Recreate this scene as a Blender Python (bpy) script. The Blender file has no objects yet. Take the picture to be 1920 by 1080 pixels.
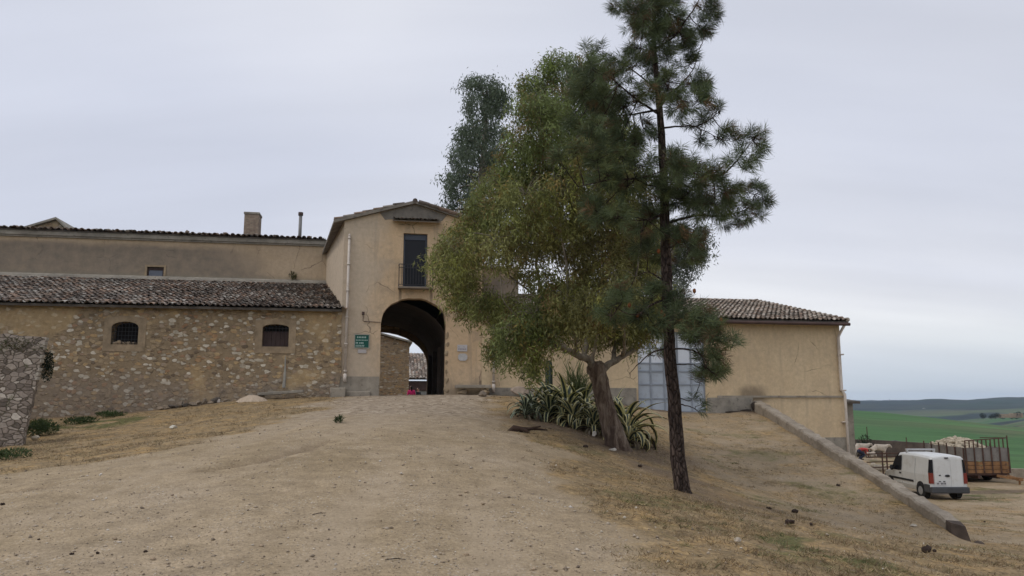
import bpy, bmesh, math, random
import numpy as np
from mathutils import Vector, Matrix
from mathutils.geometry import tessellate_polygon

random.seed(7)
rng = np.random.default_rng(11)
SC = bpy.context.scene
COL = SC.collection
PI = math.pi
R = math.radians

# ------------------------------------------------------------------ camera
FPX = 1420.0
CAMZ = 1.6
PITCH = math.atan(210.0 / FPX)
SP, CP = math.sin(PITCH), math.cos(PITCH)
cam_d = bpy.data.cameras.new('camera')
cam = bpy.data.objects.new('camera', cam_d)
COL.objects.link(cam)
cam.location = (0, 0, CAMZ)
cam.rotation_euler = (PI / 2 + PITCH, 0, 0)
cam_d.sensor_width = 36
cam_d.lens = 36 * FPX / 1920
cam_d.clip_start = 0.1
cam_d.clip_end = 20000
SC.camera = cam


def at(x, y, D):
    """Point of the place seen at photo pixel x, y, at ground distance D."""
    a = (x - 960) / FPX
    b = (540 - y) / FPX
    k = D / (CP - b * SP)
    return Vector((a * k, D, CAMZ + (SP + b * CP) * k))


# the farm buildings share one axis system: u along the front, v into the depth
YAW = R(10)
OX, OY = -4.08, 31.0
UX, UY = math.cos(YAW), math.sin(YAW)
NX, NY = -math.sin(YAW), math.cos(YAW)


def fac(x, y, v=0.0):
    a = (x - 960) / FPX
    b = (540 - y) / FPX
    dx, dy, dz = a, CP - b * SP, SP + b * CP
    t = (v + OX * NX + OY * NY) / (dx * NX + dy * NY)
    px, py, pz = t * dx, t * dy, CAMZ + t * dz
    return ((px - OX) * UX + (py - OY) * UY, pz)


def w_uv(u, v, z=0.0):
    return Vector((OX + u * UX + v * NX, OY + u * UY + v * NY, z))


# ------------------------------------------------------------------ noise
def _hash(ix, iy, seed):
    h = (ix * 374761393 + iy * 668265263 + seed * 974711) & 0x7FFFFFFF
    h = ((h ^ (h >> 13)) * 1274126177) & 0x7FFFFFFF
    return ((h ^ (h >> 16)) & 0xFFFF) / 65535.0


def vnoise(x, y, seed=0):
    x = np.asarray(x, float); y = np.asarray(y, float)
    ix = np.floor(x).astype(np.int64); iy = np.floor(y).astype(np.int64)
    fx = x - ix; fy = y - iy
    fx = fx * fx * (3 - 2 * fx); fy = fy * fy * (3 - 2 * fy)
    a = _hash(ix, iy, seed); b = _hash(ix + 1, iy, seed)
    c = _hash(ix, iy + 1, seed); d = _hash(ix + 1, iy + 1, seed)
    return (a + (b - a) * fx) * (1 - fy) + (c + (d - c) * fx) * fy


def fbm(x, y, oct=4, seed=0):
    s = 0; amp = 0.5; f = 1.0; tot = 0
    for k in range(oct):
        s = s + amp * vnoise(x * f, y * f, seed + 17 * k); tot += amp
        amp *= 0.5; f *= 2.03
    return s / tot


def sstep(a, b, x):
    t = np.clip((x - a) / (b - a), 0, 1)
    return t * t * (3 - 2 * t)


# ------------------------------------------------------------------ objects
def tag(o, label=None, cat=None, group=None, kind=None):
    if label: o['label'] = label
    if cat: o['category'] = cat
    if group: o['group'] = group
    if kind: o['kind'] = kind
    return o


def empty(name, loc, rz=0.0, label=None, cat=None, group=None):
    o = bpy.data.objects.new(name, None)
    o.empty_display_size = 0.2
    COL.objects.link(o)
    o.location = loc
    o.rotation_euler = (0, 0, rz)
    return tag(o, label, cat, group)


def copy_tree(o, parent=None):
    c = o.copy()
    COL.objects.link(c)
    c.parent = parent
    for ch in list(o.children):
        copy_tree(ch, c)
    return c


def np_mesh(name, V, F, mat, parent=None, tint=None, smooth=False, loc=None, extra=None):
    """V (n,3) array, F (m,k) array of faces with k corners, tint (n,3) colours."""
    V = np.asarray(V, np.float32); F = np.asarray(F, np.int32)
    me = bpy.data.meshes.new(name)
    m, k = F.shape
    me.vertices.add(len(V)); me.vertices.foreach_set('co', V.ravel())
    me.loops.add(m * k); me.loops.foreach_set('vertex_index', F.ravel())
    me.polygons.add(m)
    me.polygons.foreach_set('loop_start', np.arange(0, m * k, k, dtype=np.int32))
    me.polygons.foreach_set('loop_total', np.full(m, k, np.int32))
    if smooth:
        me.polygons.foreach_set('use_smooth', np.ones(m, bool))
    me.update(calc_edges=True)
    if tint is not None:
        ca = me.color_attributes.new('tint', 'FLOAT_COLOR', 'POINT')
        T = np.ones((len(V), 4), np.float32); T[:, :3] = tint
        ca.data.foreach_set('color', T.ravel())
    if extra is not None:
        ca = me.color_attributes.new('cover', 'FLOAT_COLOR', 'POINT')
        T = np.ones((len(V), 4), np.float32); T[:, :3] = extra
        ca.data.foreach_set('color', T.ravel())
    me.materials.append(mat)
    o = bpy.data.objects.new(name, me)
    COL.objects.link(o)
    o.parent = parent
    if loc is not None: o.location = loc
    return o


class MB:
    """Collects pieces that make up ONE mesh."""

    def __init__(self, off=(0, 0, 0)):
        self.v = []; self.f = []; self.c = []; self.off = off; self.t = (1, 1, 1)

    def add(self, vs, fs, tint=None):
        n = len(self.v)
        self.v += [tuple(p) for p in vs]
        self.f += [tuple(i + n for i in q) for q in fs]
        self.c += [tuple(tint or self.t)] * len(vs)
        return self

    def box(self, x0, x1, y0, y1, z0, z1, tint=None):
        vs = [(x0, y0, z0), (x1, y0, z0), (x1, y1, z0), (x0, y1, z0), (x0, y0, z1), (x1, y0, z1), (x1, y1, z1), (x0, y1, z1)]
        return self.add(vs, [(3, 2, 1, 0), (4, 5, 6, 7), (0, 1, 5, 4), (1, 2, 6, 5), (2, 3, 7, 6), (3, 0, 4, 7)], tint)

    def hexa(self, p, tint=None):
        """8 points: bottom four, top four."""
        return self.add(p, [(3, 2, 1, 0), (4, 5, 6, 7), (0, 1, 5, 4), (1, 2, 6, 5), (2, 3, 7, 6), (3, 0, 4, 7)], tint)

    def tube(self, pts, rads, n=8, cap=True, tint=None, jit=0.0, squash=None):
        pts = [Vector(p) for p in pts]
        if not hasattr(rads, '__len__'): rads = [rads] * len(pts)
        vs = []; fs = []
        ref = None
        for i, p in enumerate(pts):
            a = pts[max(i - 1, 0)]; b = pts[min(i + 1, len(pts) - 1)]
            d = (b - a).normalized()
            if ref is None:
                ref = Vector((1, 0, 0)) if abs(d.x) < 0.8 else Vector((0, 1, 0))
            x = (ref - d * ref.dot(d)).normalized()
            ref = x
            y = d.cross(x)
            for k in range(n):
                t = 2 * PI * k / n
                r = rads[i] * (1 + (random.uniform(-jit, jit) if jit else 0))
                vs.append(p + x * (r * math.cos(t)) + y * (r * math.sin(t)))
        for i in range(len(pts) - 1):
            for k in range(n):
                k2 = (k + 1) % n
                fs.append((i * n + k, i * n + k2, (i + 1) * n + k2, (i + 1) * n + k))
        if cap:
            fs.append(tuple(range(n - 1, -1, -1)))
            fs.append(tuple(range((len(pts) - 1) * n, len(pts) * n)))
        return self.add(vs, fs, tint)

    def rod(self, a, b, r, n=6, tint=None):
        return self.tube([a, b], r, n, True, tint)

    def bar(self, a, b, w, h, tint=None):
        """A bar of rectangular section from a to b."""
        a = Vector(a); b = Vector(b); d = (b - a).normalized()
        up = Vector((0, 0, 1)) if abs(d.z) < 0.95 else Vector((0, 1, 0))
        x = d.cross(up).normalized() * (w / 2); y = x.normalized().cross(d) * (h / 2)
        p = [a - x - y, a + x - y, a + x + y, a - x + y, b - x - y, b + x - y, b + x + y, b - x + y]
        return self.hexa(p, tint)

    def prism(self, poly, axis_from, axis_to, holes=(), plane='uz', tint=None):
        """A slab with holes: polygon in the (u, z) plane, between two v values; or in (u, v) between two z values."""
        loops = [list(poly)] + [list(h) for h in holes]
        flat = [p for l in loops for p in l]
        tri = tessellate_polygon([[Vector((p[0], p[1], 0)) for p in l] for l in loops])
        n = len(flat)
        if plane == 'uz':
            mk = lambda p, q: (p[0], q, p[1])
        elif plane == 'vz':
            mk = lambda p, q: (q, p[0], p[1])
        else:
            mk = lambda p, q: (p[0], p[1], q)
        vs = [mk(p, axis_from) for p in flat] + [mk(p, axis_to) for p in flat]
        fs = []
        for t in tri:
            fs.append(tuple(t)); fs.append(tuple(i + n for i in reversed(t)))
        s = 0
        for l in loops:
            m = len(l)
            for i in range(m):
                j = (i + 1) % m
                fs.append((s + i, s + j, n + s + j, n + s + i))
            s += m
        return self.add(vs, fs, tint)

    def lump(self, c, r, seed=0, sub=2, rough=0.25, flat=1.0, tint=None, cuts=0):
        bm = bmesh.new()
        bmesh.ops.create_icosphere(bm, subdivisions=sub, radius=1)
        rd = random.Random(seed)
        dirs = [(Vector((rd.gauss(0, 1), rd.gauss(0, 1), rd.gauss(0, 1))).normalized(), rd.uniform(-rough, rough)) for _ in range(14)]
        cutp = []
        for _ in range(cuts):
            cutp.append((Vector((rd.gauss(0, 1), rd.gauss(0, 1), rd.gauss(0, .8))).normalized(), rd.uniform(.45, .8)))
        vs = []
        for v in bm.verts:
            for cd, co_ in cutp:
                e = v.co.dot(cd) - co_
                if e > 0: v.co -= cd * (e * .92)
            s = 1 + sum(a * max(0, v.co.dot(d)) ** 3 for d, a in dirs)
            vs.append((c[0] + v.co.x * r[0] * s, c[1] + v.co.y * r[1] * s, c[2] + v.co.z * r[2] * s * flat))
        fs = [tuple(v.index for v in f.verts) for f in bm.faces]
        bm.free()
        return self.add(vs, fs, tint)

    def build(self, name, mat, parent=None, smooth=False, loc=None, recalc=True, bevel=0.0):
        me = bpy.data.meshes.new(name)
        ox, oy, oz = self.off
        me.from_pydata([(a - ox, b - oy, c - oz) for a, b, c in self.v], [], self.f)
        ca = me.color_attributes.new('tint', 'FLOAT_COLOR', 'POINT')
        T = np.ones((len(self.v), 4), np.float32); T[:, :3] = np.array(self.c, np.float32)
        ca.data.foreach_set('color', T.ravel())
        if recalc:
            bm = bmesh.new(); bm.from_mesh(me)
            bmesh.ops.recalc_face_normals(bm, faces=bm.faces)
            bm.to_mesh(me); bm.free()
        if smooth:
            me.polygons.foreach_set('use_smooth', np.ones(len(me.polygons), bool))
        me.materials.append(mat)
        me.update()
        o = bpy.data.objects.new(name, me)
        COL.objects.link(o)
        o.parent = parent
        if loc is not None: o.location = loc
        if bevel:
            md = o.modifiers.new('bevel', 'BEVEL'); md.width = bevel; md.segments = 2; md.limit_method = 'ANGLE'
        return o


# ------------------------------------------------------------------ materials
class NT:
    def __init__(self, name, rough=0.9, spec=0.2):
        self.m = bpy.data.materials.new(name)
        self.m.use_nodes = True
        self.t = self.m.node_tree
        self.b = self.t.nodes['Principled BSDF']
        self.b.inputs['Roughness'].default_value = rough
        self.b.inputs['Specular IOR Level'].default_value = spec
        self._co = None

    def n(self, kind, **kw):
        nd = self.t.nodes.new(kind)
        for k, v in kw.items(): setattr(nd, k, v)
        return nd

    def link(self, a, b): self.t.links.new(a, b)

    def setin(self, sock, val):
        if isinstance(val, bpy.types.NodeSocket): self.link(val, sock)
        else:
            if isinstance(val, tuple) and len(val) == 3 and sock.type == 'RGBA': val = (*val, 1)
            sock.default_value = val

    def co(self, scale=(1, 1, 1), rot=(0, 0, 0)):
        if self._co is None:
            self._co = self.n('ShaderNodeTexCoord').outputs['Object']
        mp = self.n('ShaderNodeMapping')
        mp.inputs['Scale'].default_value = scale
        mp.inputs['Rotation'].default_value = rot
        self.link(self._co, mp.inputs[0])
        return mp.outputs[0]

    def noise(self, vec, scale, detail=4, rough=0.55, dist=0.0):
        nd = self.n('ShaderNodeTexNoise')
        self.link(vec, nd.inputs['Vector'])
        nd.inputs['Scale'].default_value = scale
        nd.inputs['Detail'].default_value = detail
        nd.inputs['Roughness'].default_value = rough
        nd.inputs['Distortion'].default_value = dist
        return nd.outputs['Fac']

    def warp(self, vec, scale, amt):
        nd = self.n('ShaderNodeTexNoise')
        self.link(vec, nd.inputs['Vector']); nd.inputs['Scale'].default_value = scale
        s = self.n('ShaderNodeVectorMath', operation='SUBTRACT'); self.link(nd.outputs['Color'], s.inputs[0]); s.inputs[1].default_value = (.5, .5, .5)
        m = self.n('ShaderNodeVectorMath', operation='SCALE'); self.link(s.outputs[0], m.inputs[0]); m.inputs['Scale'].default_value = amt
        a = self.n('ShaderNodeVectorMath', operation='ADD'); self.link(vec, a.inputs[0]); self.link(m.outputs[0], a.inputs[1])
        return a.outputs[0]

    def voro(self, vec, scale, feature='F1', rnd=1.0):
        nd = self.n('ShaderNodeTexVoronoi', feature=feature)
        self.link(vec, nd.inputs['Vector']); nd.inputs['Scale'].default_value = scale
        nd.inputs['Randomness'].default_value = rnd
        return nd.outputs

    def ramp(self, fac, stops, interp='LINEAR'):
        nd = self.n('ShaderNodeValToRGB')
        nd.color_ramp.interpolation = interp
        self.link(fac, nd.inputs[0])
        el = nd.color_ramp.elements
        while len(el) > 1: el.remove(el[-1])
        for i, (p, c) in enumerate(stops):
            e = el[0] if i == 0 else el.new(p)
            e.position = p
            e.color = (c, c, c, 1) if not isinstance(c, tuple) else (*c, 1)
        return nd.outputs['Color']

    def mix(self, fac, a, b, mode='MIX'):
        nd = self.n('ShaderNodeMix', data_type='RGBA', blend_type=mode)
        self.setin(nd.inputs[0], fac); self.setin(nd.inputs[6], a); self.setin(nd.inputs[7], b)
        return nd.outputs[2]

    def math(self, op, a, b=0.5, clamp=False):
        nd = self.n('ShaderNodeMath', operation=op, use_clamp=clamp)
        self.setin(nd.inputs[0], a); self.setin(nd.inputs[1], b)
        return nd.outputs[0]

    def rng(self, v, a, b, c=0.0, d=1.0):
        nd = self.n('ShaderNodeMapRange', interpolation_type='SMOOTHSTEP')
        self.link(v, nd.inputs[0])
        for i, q in enumerate((a, b, c, d)): nd.inputs[i + 1].default_value = q
        return nd.outputs[0]

    def xyz(self, vec):
        nd = self.n('ShaderNodeSeparateXYZ'); self.link(vec, nd.inputs[0]); return nd.outputs

    def attr(self, name='tint'):
        nd = self.n('ShaderNodeAttribute'); nd.attribute_name = name
        return nd.outputs

    def bump(self, h, strength=0.5, dist=0.02, prev=None):
        nd = self.n('ShaderNodeBump'); nd.inputs['Strength'].default_value = strength; nd.inputs['Distance'].default_value = dist
        self.link(h, nd.inputs['Height'])
        if prev is not None: self.link(prev, nd.inputs['Normal'])
        self.link(nd.outputs[0], self.b.inputs['Normal'])
        return nd.outputs[0]

    def color(self, c): self.setin(self.b.inputs['Base Color'], c); return self

    def done(self): return self.m


def paint(name, col, rough=0.6, var=0.15, scale=3.0, metal=0.0, spec=0.3, dirt=None, bump=0.0):
    """A worn single-colour surface."""
    n = NT(name, rough, spec)
    v = n.co()
    f = n.noise(v, scale, 5, 0.6)
    lo = tuple(c * (1 - var) for c in col); hi = tuple(min(1, c * (1 + var)) for c in col)
    c = n.ramp(f, [(0.3, lo), (0.7, hi)])
    if dirt:
        g = n.noise(v, scale * 2.7, 6, 0.7)
        c = n.mix(n.rng(g, 0.52, 0.7), c, dirt)
    n.color(c)
    n.b.inputs['Metallic'].default_value = metal
    if bump: n.bump(n.noise(v, scale * 12, 4), bump, 0.01)
    return n.done()


def tinted(name, rough=0.85, var=0.3, scale=8.0, spec=0.15, bump=0.0, bscale=40, transl=0.0):
    """Surface whose own colour is stored per piece in the 'tint' attribute, with wear on top."""
    n = NT(name, rough, spec)
    v = n.co()
    t = n.attr()['Color']
    f = n.noise(v, scale, 5, 0.65)
    c = n.mix(1.0, t, n.ramp(f, [(0.25, 1 - var), (0.75, 1 + var)]), 'MULTIPLY')
    n.color(c)
    if bump: n.bump(n.noise(v, bscale, 4), bump, 0.01)
    if transl:
        tr = n.n('ShaderNodeBsdfTranslucent'); n.link(c, tr.inputs[0])
        ms = n.n('ShaderNodeMixShader'); ms.inputs[0].default_value = transl
        n.link(n.b.outputs[0], ms.inputs[1]); n.link(tr.outputs[0], ms.inputs[2])
        n.link(ms.outputs[0], n.t.nodes['Material Output'].inputs[0])
    return n.done()
# ------------------------------------------------------------------ sky and sun
SUN_EL, SUN_AZ = R(52), R(-120)      # azimuth from +Y towards +X: high behind the left shoulder, through thin cloud
W = bpy.data.worlds.new('World')
SC.world = W
W.use_nodes = True
wt = W.node_tree
bg = wt.nodes['Background']
sky = wt.nodes.new('ShaderNodeTexSky')
sky.sky_type = 'NISHITA'
sky.sun_disc = False
sky.sun_elevation = SUN_EL
sky.sun_rotation = SUN_AZ
sky.air_density = 1.2
sky.dust_density = 2.0


def wn(k, **kw):
    n = wt.nodes.new(k)
    for a, b in kw.items(): setattr(n, a, b)
    return n


tc = wn('ShaderNodeTexCoord')
# overcast: stretched cloud layers over the clear sky
sep = wn('ShaderNodeSeparateXYZ'); wt.links.new(tc.outputs['Generated'], sep.inputs[0])
mz = wn('ShaderNodeMath', operation='MAXIMUM'); wt.links.new(sep.outputs['Z'], mz.inputs[0]); mz.inputs[1].default_value = 0.0
az_ = wn('ShaderNodeMath', operation='ADD'); wt.links.new(mz.outputs[0], az_.inputs[0]); az_.inputs[1].default_value = 0.22
dx_ = wn('ShaderNodeMath', operation='DIVIDE'); wt.links.new(sep.outputs['X'], dx_.inputs[0]); wt.links.new(az_.outputs[0], dx_.inputs[1])
dy_ = wn('ShaderNodeMath', operation='DIVIDE'); wt.links.new(sep.outputs['Y'], dy_.inputs[0]); wt.links.new(az_.outputs[0], dy_.inputs[1])
cx = wn('ShaderNodeCombineXYZ'); wt.links.new(dx_.outputs[0], cx.inputs[0]); wt.links.new(dy_.outputs[0], cx.inputs[1])
mp = wn('ShaderNodeMapping'); wt.links.new(cx.outputs[0], mp.inputs[0])
mp.inputs['Scale'].default_value = (0.75, 1.1, 1); mp.inputs['Rotation'].default_value = (0, 0, R(-28)); mp.inputs['Location'].default_value = (1.7, 0.4, 0)
n1 = wn('ShaderNodeTexNoise'); wt.links.new(mp.outputs[0], n1.inputs['Vector'])
n1.inputs['Scale'].default_value = 0.55; n1.inputs['Detail'].default_value = 5; n1.inputs['Roughness'].default_value = 0.42; n1.inputs['Distortion'].default_value = 0.35
cr = wn('ShaderNodeValToRGB'); wt.links.new(n1.outputs['Fac'], cr.inputs[0])
el = cr.color_ramp.elements
el[0].position = 0.34; el[0].color = (0.575, 0.605, 0.705, 1)
el[1].position = 0.66; el[1].color = (0.84, 0.85, 0.885, 1)
e = el.new(0.5); e.color = (0.68, 0.70, 0.775, 1)
# brighter towards the veiled sun on the left, greyer to the right
lr = wn('ShaderNodeMapRange'); wt.links.new(sep.outputs['X'], lr.inputs[0])
lr.inputs[1].default_value = -0.75; lr.inputs[2].default_value = 0.6; lr.inputs[3].default_value = 1.12; lr.inputs[4].default_value = 0.95
# thin oblique streaks in the cloud sheet, and clearer pale air close to the horizon
mp2 = wn('ShaderNodeMapping'); wt.links.new(cx.outputs[0], mp2.inputs[0])
mp2.inputs['Scale'].default_value = (0.35, 1.9, 1); mp2.inputs['Rotation'].default_value = (0, 0, R(32))
n2_ = wn('ShaderNodeTexNoise'); wt.links.new(mp2.outputs[0], n2_.inputs['Vector'])
n2_.inputs['Scale'].default_value = 0.9; n2_.inputs['Detail'].default_value = 5; n2_.inputs['Roughness'].default_value = 0.5
sr = wn('ShaderNodeMapRange'); wt.links.new(n2_.outputs['Fac'], sr.inputs[0])
sr.inputs[1].default_value = 0.35; sr.inputs[2].default_value = 0.68; sr.inputs[3].default_value = 0.93; sr.inputs[4].default_value = 1.10
st_ = wn('ShaderNodeVectorMath', operation='SCALE'); wt.links.new(cr.outputs[0], st_.inputs[0]); wt.links.new(sr.outputs[0], st_.inputs['Scale'])
hr_ = wn('ShaderNodeMapRange', interpolation_type='SMOOTHSTEP'); wt.links.new(sep.outputs['Z'], hr_.inputs[0])
hr_.inputs[1].default_value = 0.0; hr_.inputs[2].default_value = 0.13; hr_.inputs[3].default_value = 0.65; hr_.inputs[4].default_value = 0.0
hm_ = wn('ShaderNodeMix', data_type='RGBA'); wt.links.new(hr_.outputs[0], hm_.inputs[0]); wt.links.new(st_.outputs[0], hm_.inputs[6]); hm_.inputs[7].default_value = (0.60, 0.69, 0.76, 1)
ml = wn('ShaderNodeVectorMath', operation='SCALE'); wt.links.new(hm_.outputs[2], ml.inputs[0]); wt.links.new(lr.outputs[0], ml.inputs['Scale'])
m10 = wn('ShaderNodeVectorMath', operation='SCALE'); wt.links.new(ml.outputs[0], m10.inputs[0]); m10.inputs['Scale'].default_value = 10.0
mx = wn('ShaderNodeMix', data_type='RGBA'); mx.inputs[0].default_value = 0.94
wt.links.new(sky.outputs[0], mx.inputs[6]); wt.links.new(m10.outputs[0], mx.inputs[7])
wt.links.new(mx.outputs[2], bg.inputs['Color'])
bg.inputs['Strength'].default_value = 0.1

sd = bpy.data.lights.new('sun', 'SUN')
sd.energy = 0.9
sd.angle = R(14)
sd.color = (1.0, 0.95, 0.87)
sun = bpy.data.objects.new('sun', sd)
COL.objects.link(sun)
sun.location = (-30, -20, 60)
sdir = Vector((math.sin(SUN_AZ) * math.cos(SUN_EL), math.cos(SUN_AZ) * math.cos(SUN_EL), math.sin(SUN_EL)))
sun.rotation_euler = sdir.to_track_quat('Z', 'Y').to_euler()

SC.view_settings.view_transform = 'Standard'
SC.view_settings.look = 'None'
SC.view_settings.exposure = 0.10
SC.view_settings.gamma = 1.0
SC.cycles.max_bounces = 6
SC.cycles.diffuse_bounces = 3
SC.cycles.transparent_max_bounces = 8
SC.cycles.use_denoising = True
# ------------------------------------------------------------------ terrain
def tps_fit(P):
    P = np.array(P, float)
    xy = P[:, :2]; z = P[:, 2]; n = len(P)
    d = np.linalg.norm(xy[:, None] - xy[None], axis=2)
    K = np.where(d > 0, d * d * np.log(np.maximum(d, 1e-9)), 0) + np.eye(n) * 0.8
    A = np.zeros((n + 3, n + 3)); A[:n, :n] = K
    A[:n, n] = 1; A[:n, n + 1:] = xy; A[n, :n] = 1; A[n + 1:, :n] = xy.T
    w = np.linalg.solve(A, np.concatenate([z, [0, 0, 0]]))
    return xy, w


def tps_eval(fit, X, Y):
    xy, w = fit
    X = np.asarray(X, float); Y = np.asarray(Y, float)
    out = w[len(xy)] + w[len(xy) + 1] * X + w[len(xy) + 2] * Y
    for (a, b), q in zip(xy, w):
        r2 = (X - a) ** 2 + (Y - b) ** 2
        out = out + q * 0.5 * r2 * np.log(np.maximum(r2, 1e-12))
    return out


SHARED = [(0, 0, 0), (-6, 0, 0), (6, 0, -.3), (0, -10, 0), (-14, -10, 0), (12, -10, -.5), (-25, -10, -.2), (0, 7, .06), (-5, 7, .05), (4.5, 8, -.3), (6.5, 9, -.6)]
LEFT = SHARED + [(-1, 12, .5), (-2, 17, .97), (-2.8, 22, 1.33), (-3.3, 26, 1.58), (-4, 30.5, 1.78), (-6, 22, 1.2), (-6.5, 30, 1.72), (0, 31.8, 1.76),
                 (-13.6, 29.3, 1.22), (-10.4, 30, 1.62), (-17.4, 28.6, .93), (-25, 27, .7), (-13.3, 21, .34), (-20, 20, .2), (-8, 14, .42), (-12, 12, .12),
                 (-10, 7, 0), (-20, 8, -.1), (-9, 22, .85), (-12.5, 25, .8), (-.45, 19, .95), (2.68, 20, .40), (.3, 22, 1.0), (2.1, 21.5, .72),
                 (3.15, 14, -.1), (7.2, 32.9, 1.07), (10.4, 33.4, 1.10), (2.3, 32.0, 1.62), (5.2, 32.5, 1.34), (10.5, 30, .72), (10.2, 25, .02), (9.9, 20, -.66),
                 (9.4, 16.9, -1.18), (6.5, 25, 0.05), (6.2, 30, .75), (6, 20, -.55), (5, 14, -.5), (7, 12, -.72), (8, 16, -1.12), (3.0, 26, 1.05),
                 (-4.6, 38, 1.45), (-5.2, 44, .85), (-6, 56, .6), (-15, 40, 1.2), (8, 42, 1.0), (-40, 25, .3), (-40, 5, -.3), (-30, 45, .9), (0, 60, .5), (15, 40, .9), (15, 55, .6)]
RIGHT = SHARED + [(9.6, 16.9, -1.43), (8, 12.5, -.95), (12, 16, -1.5), (15, 25, -2.2), (18.3, 32.5, -2.53), (24, 40, -2.62), (13, 34, -2.5), (12, 25, -2.0),
                  (25, 41, -2.62), (20, 58, -2.6), (28, 58, -2.65), (36, 40, -2.7), (30, 20, -1.9), (45, 58, -3.2), (20, 10, -1.2), (60, 30, -3.0), (60, 0, -2.2), (30, 0, -1.2),
                  (10, 45, -2.8), (-10, 25, -1), (-30, 30, -2), (0, 60, -3), (-30, 60, -3)]
FL, FR = tps_fit(LEFT), tps_fit(RIGHT)


def wall_x(Y):
    return 9.50 + (np.clip(Y, 8, 40) - 16.9) * (10.77 - 9.50) / (33.75 - 16.9)


def tracks(X, Y):
    """wheel tracks up the drive, and two washed-out gullies"""
    X = np.asarray(X, float); Y = np.asarray(Y, float)
    cx = np.interp(Y, [0, 7, 12, 17, 22, 30, 45], [-.6, -.9, -1.6, -2.3, -2.9, -3.9, -4.6]) + (fbm(Y * .25, Y * 0 + 3, 2, 4) - .5) * 1.2
    w = .30 + .12 * fbm(X, Y * .4, 2, 8)
    t = np.exp(-((X - cx - .78) / w) ** 2) + np.exp(-((X - cx + .78) / w) ** 2)
    cx2 = np.interp(Y, [0, 6, 9, 12, 15, 20, 28], [-5.5, -5.2, -5.0, -4.9, -4.6, -4.2, -4.2])
    t = t + .7 * (np.exp(-((X - cx2 - .75) / w) ** 2) + np.exp(-((X - cx2 + .75) / w) ** 2))
    t = np.clip(t, 0, 1) * (.35 + .65 * sstep(.35, .6, fbm(X * .5, Y * .3, 3, 61))) * sstep(31, 28, Y)
    g = 0
    for pts in (((-5.0, 12.2), (-4.3, 12.9), (-3.9, 13.9), (-3.8, 15.0)), ((-8.6, 10.6), (-7.6, 11.2), (-6.9, 11.5)), ((4.2, 12.2), (4.9, 10.9), (5.3, 9.8)), ((3.9, 13.5), (4.8, 12.6), (5.9, 11.6))):
        for (a, b) in zip(pts[:-1], pts[1:]):
            ax, ay = a; bx, by = b
            d2 = (bx - ax) ** 2 + (by - ay) ** 2
            q = np.clip(((X - ax) * (bx - ax) + (Y - ay) * (by - ay)) / d2, 0, 1)
            d = np.hypot(X - ax - q * (bx - ax), Y - ay - q * (by - ay)) + (fbm(X * 3, Y * 3, 2, 14) - .5) * .25
            g = np.maximum(g, sstep(.24, .04, d))
    return t, g


def litter_shade(X, Y):
    """fallen leaves, needles and dark soil, plus contact shade painted under trees and along the facade"""
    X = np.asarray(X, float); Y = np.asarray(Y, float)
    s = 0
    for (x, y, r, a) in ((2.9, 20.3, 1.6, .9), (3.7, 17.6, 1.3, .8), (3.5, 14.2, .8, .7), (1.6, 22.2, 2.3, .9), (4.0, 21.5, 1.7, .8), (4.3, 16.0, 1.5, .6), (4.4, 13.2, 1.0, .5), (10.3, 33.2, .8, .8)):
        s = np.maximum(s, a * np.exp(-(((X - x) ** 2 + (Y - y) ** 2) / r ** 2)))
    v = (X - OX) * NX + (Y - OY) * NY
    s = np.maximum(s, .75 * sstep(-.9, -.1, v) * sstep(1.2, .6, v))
    return np.clip(s * (0.55 + .9 * fbm(X * 1.1, Y * 1.1, 3, 88)), 0, 1)  # darkening is part real litter, part contact shade put into the colour


def height(X, Y, micro=True):
    X = np.asarray(X, float); Y = np.asarray(Y, float)
    l = tps_eval(FL, X, Y); r = tps_eval(FR, X, Y)
    w = 0.10 + np.clip(17.0 - Y, 0, 6) * 0.55 + np.clip(Y - 50, 0, 10) * 0.3
    s = sstep(-w, w, X - wall_x(Y))
    z = l * (1 - s) + r * s
    if micro:
        tr_, gu = tracks(X, Y)
        z = z - .03 * tr_ - .09 * gu
        z = z + (fbm(X * 0.9, Y * 0.9, 4, 3) - 0.5) * 0.10 + (fbm(X * 5, Y * 5, 3, 9) - 0.5) * 0.035
    return z


def H(x, y):
    return float(height(np.array([x]), np.array([y]))[0])


def drop(x, y, D0=6.0, D1=70.0):
    """Where the sight line of a photo pixel meets the ground."""
    Ds = np.linspace(D0, D1, 900)
    pts = [at(x, y, d) for d in Ds]
    X = np.array([p.x for p in pts]); Z = np.array([p.z for p in pts])
    h = height(X, Ds)
    k = np.argmax(Z <= h)
    if Z[k] > h[k]: k = int(np.argmin(np.abs(Z - h)))
    return Vector((X[k], Ds[k], h[k]))


def path_edges(Y):
    r = np.interp(Y, [6, 7, 9, 13, 22, 31, 60], [2.2, 1.6, .85, .4, -.6, -1.3, -1.5])
    l = np.interp(Y, [4, 8, 12, 16, 22, 30, 60], [-17, -13, -8.6, -6.2, -5.4, -5.9, -6.5])
    return l, r


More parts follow.
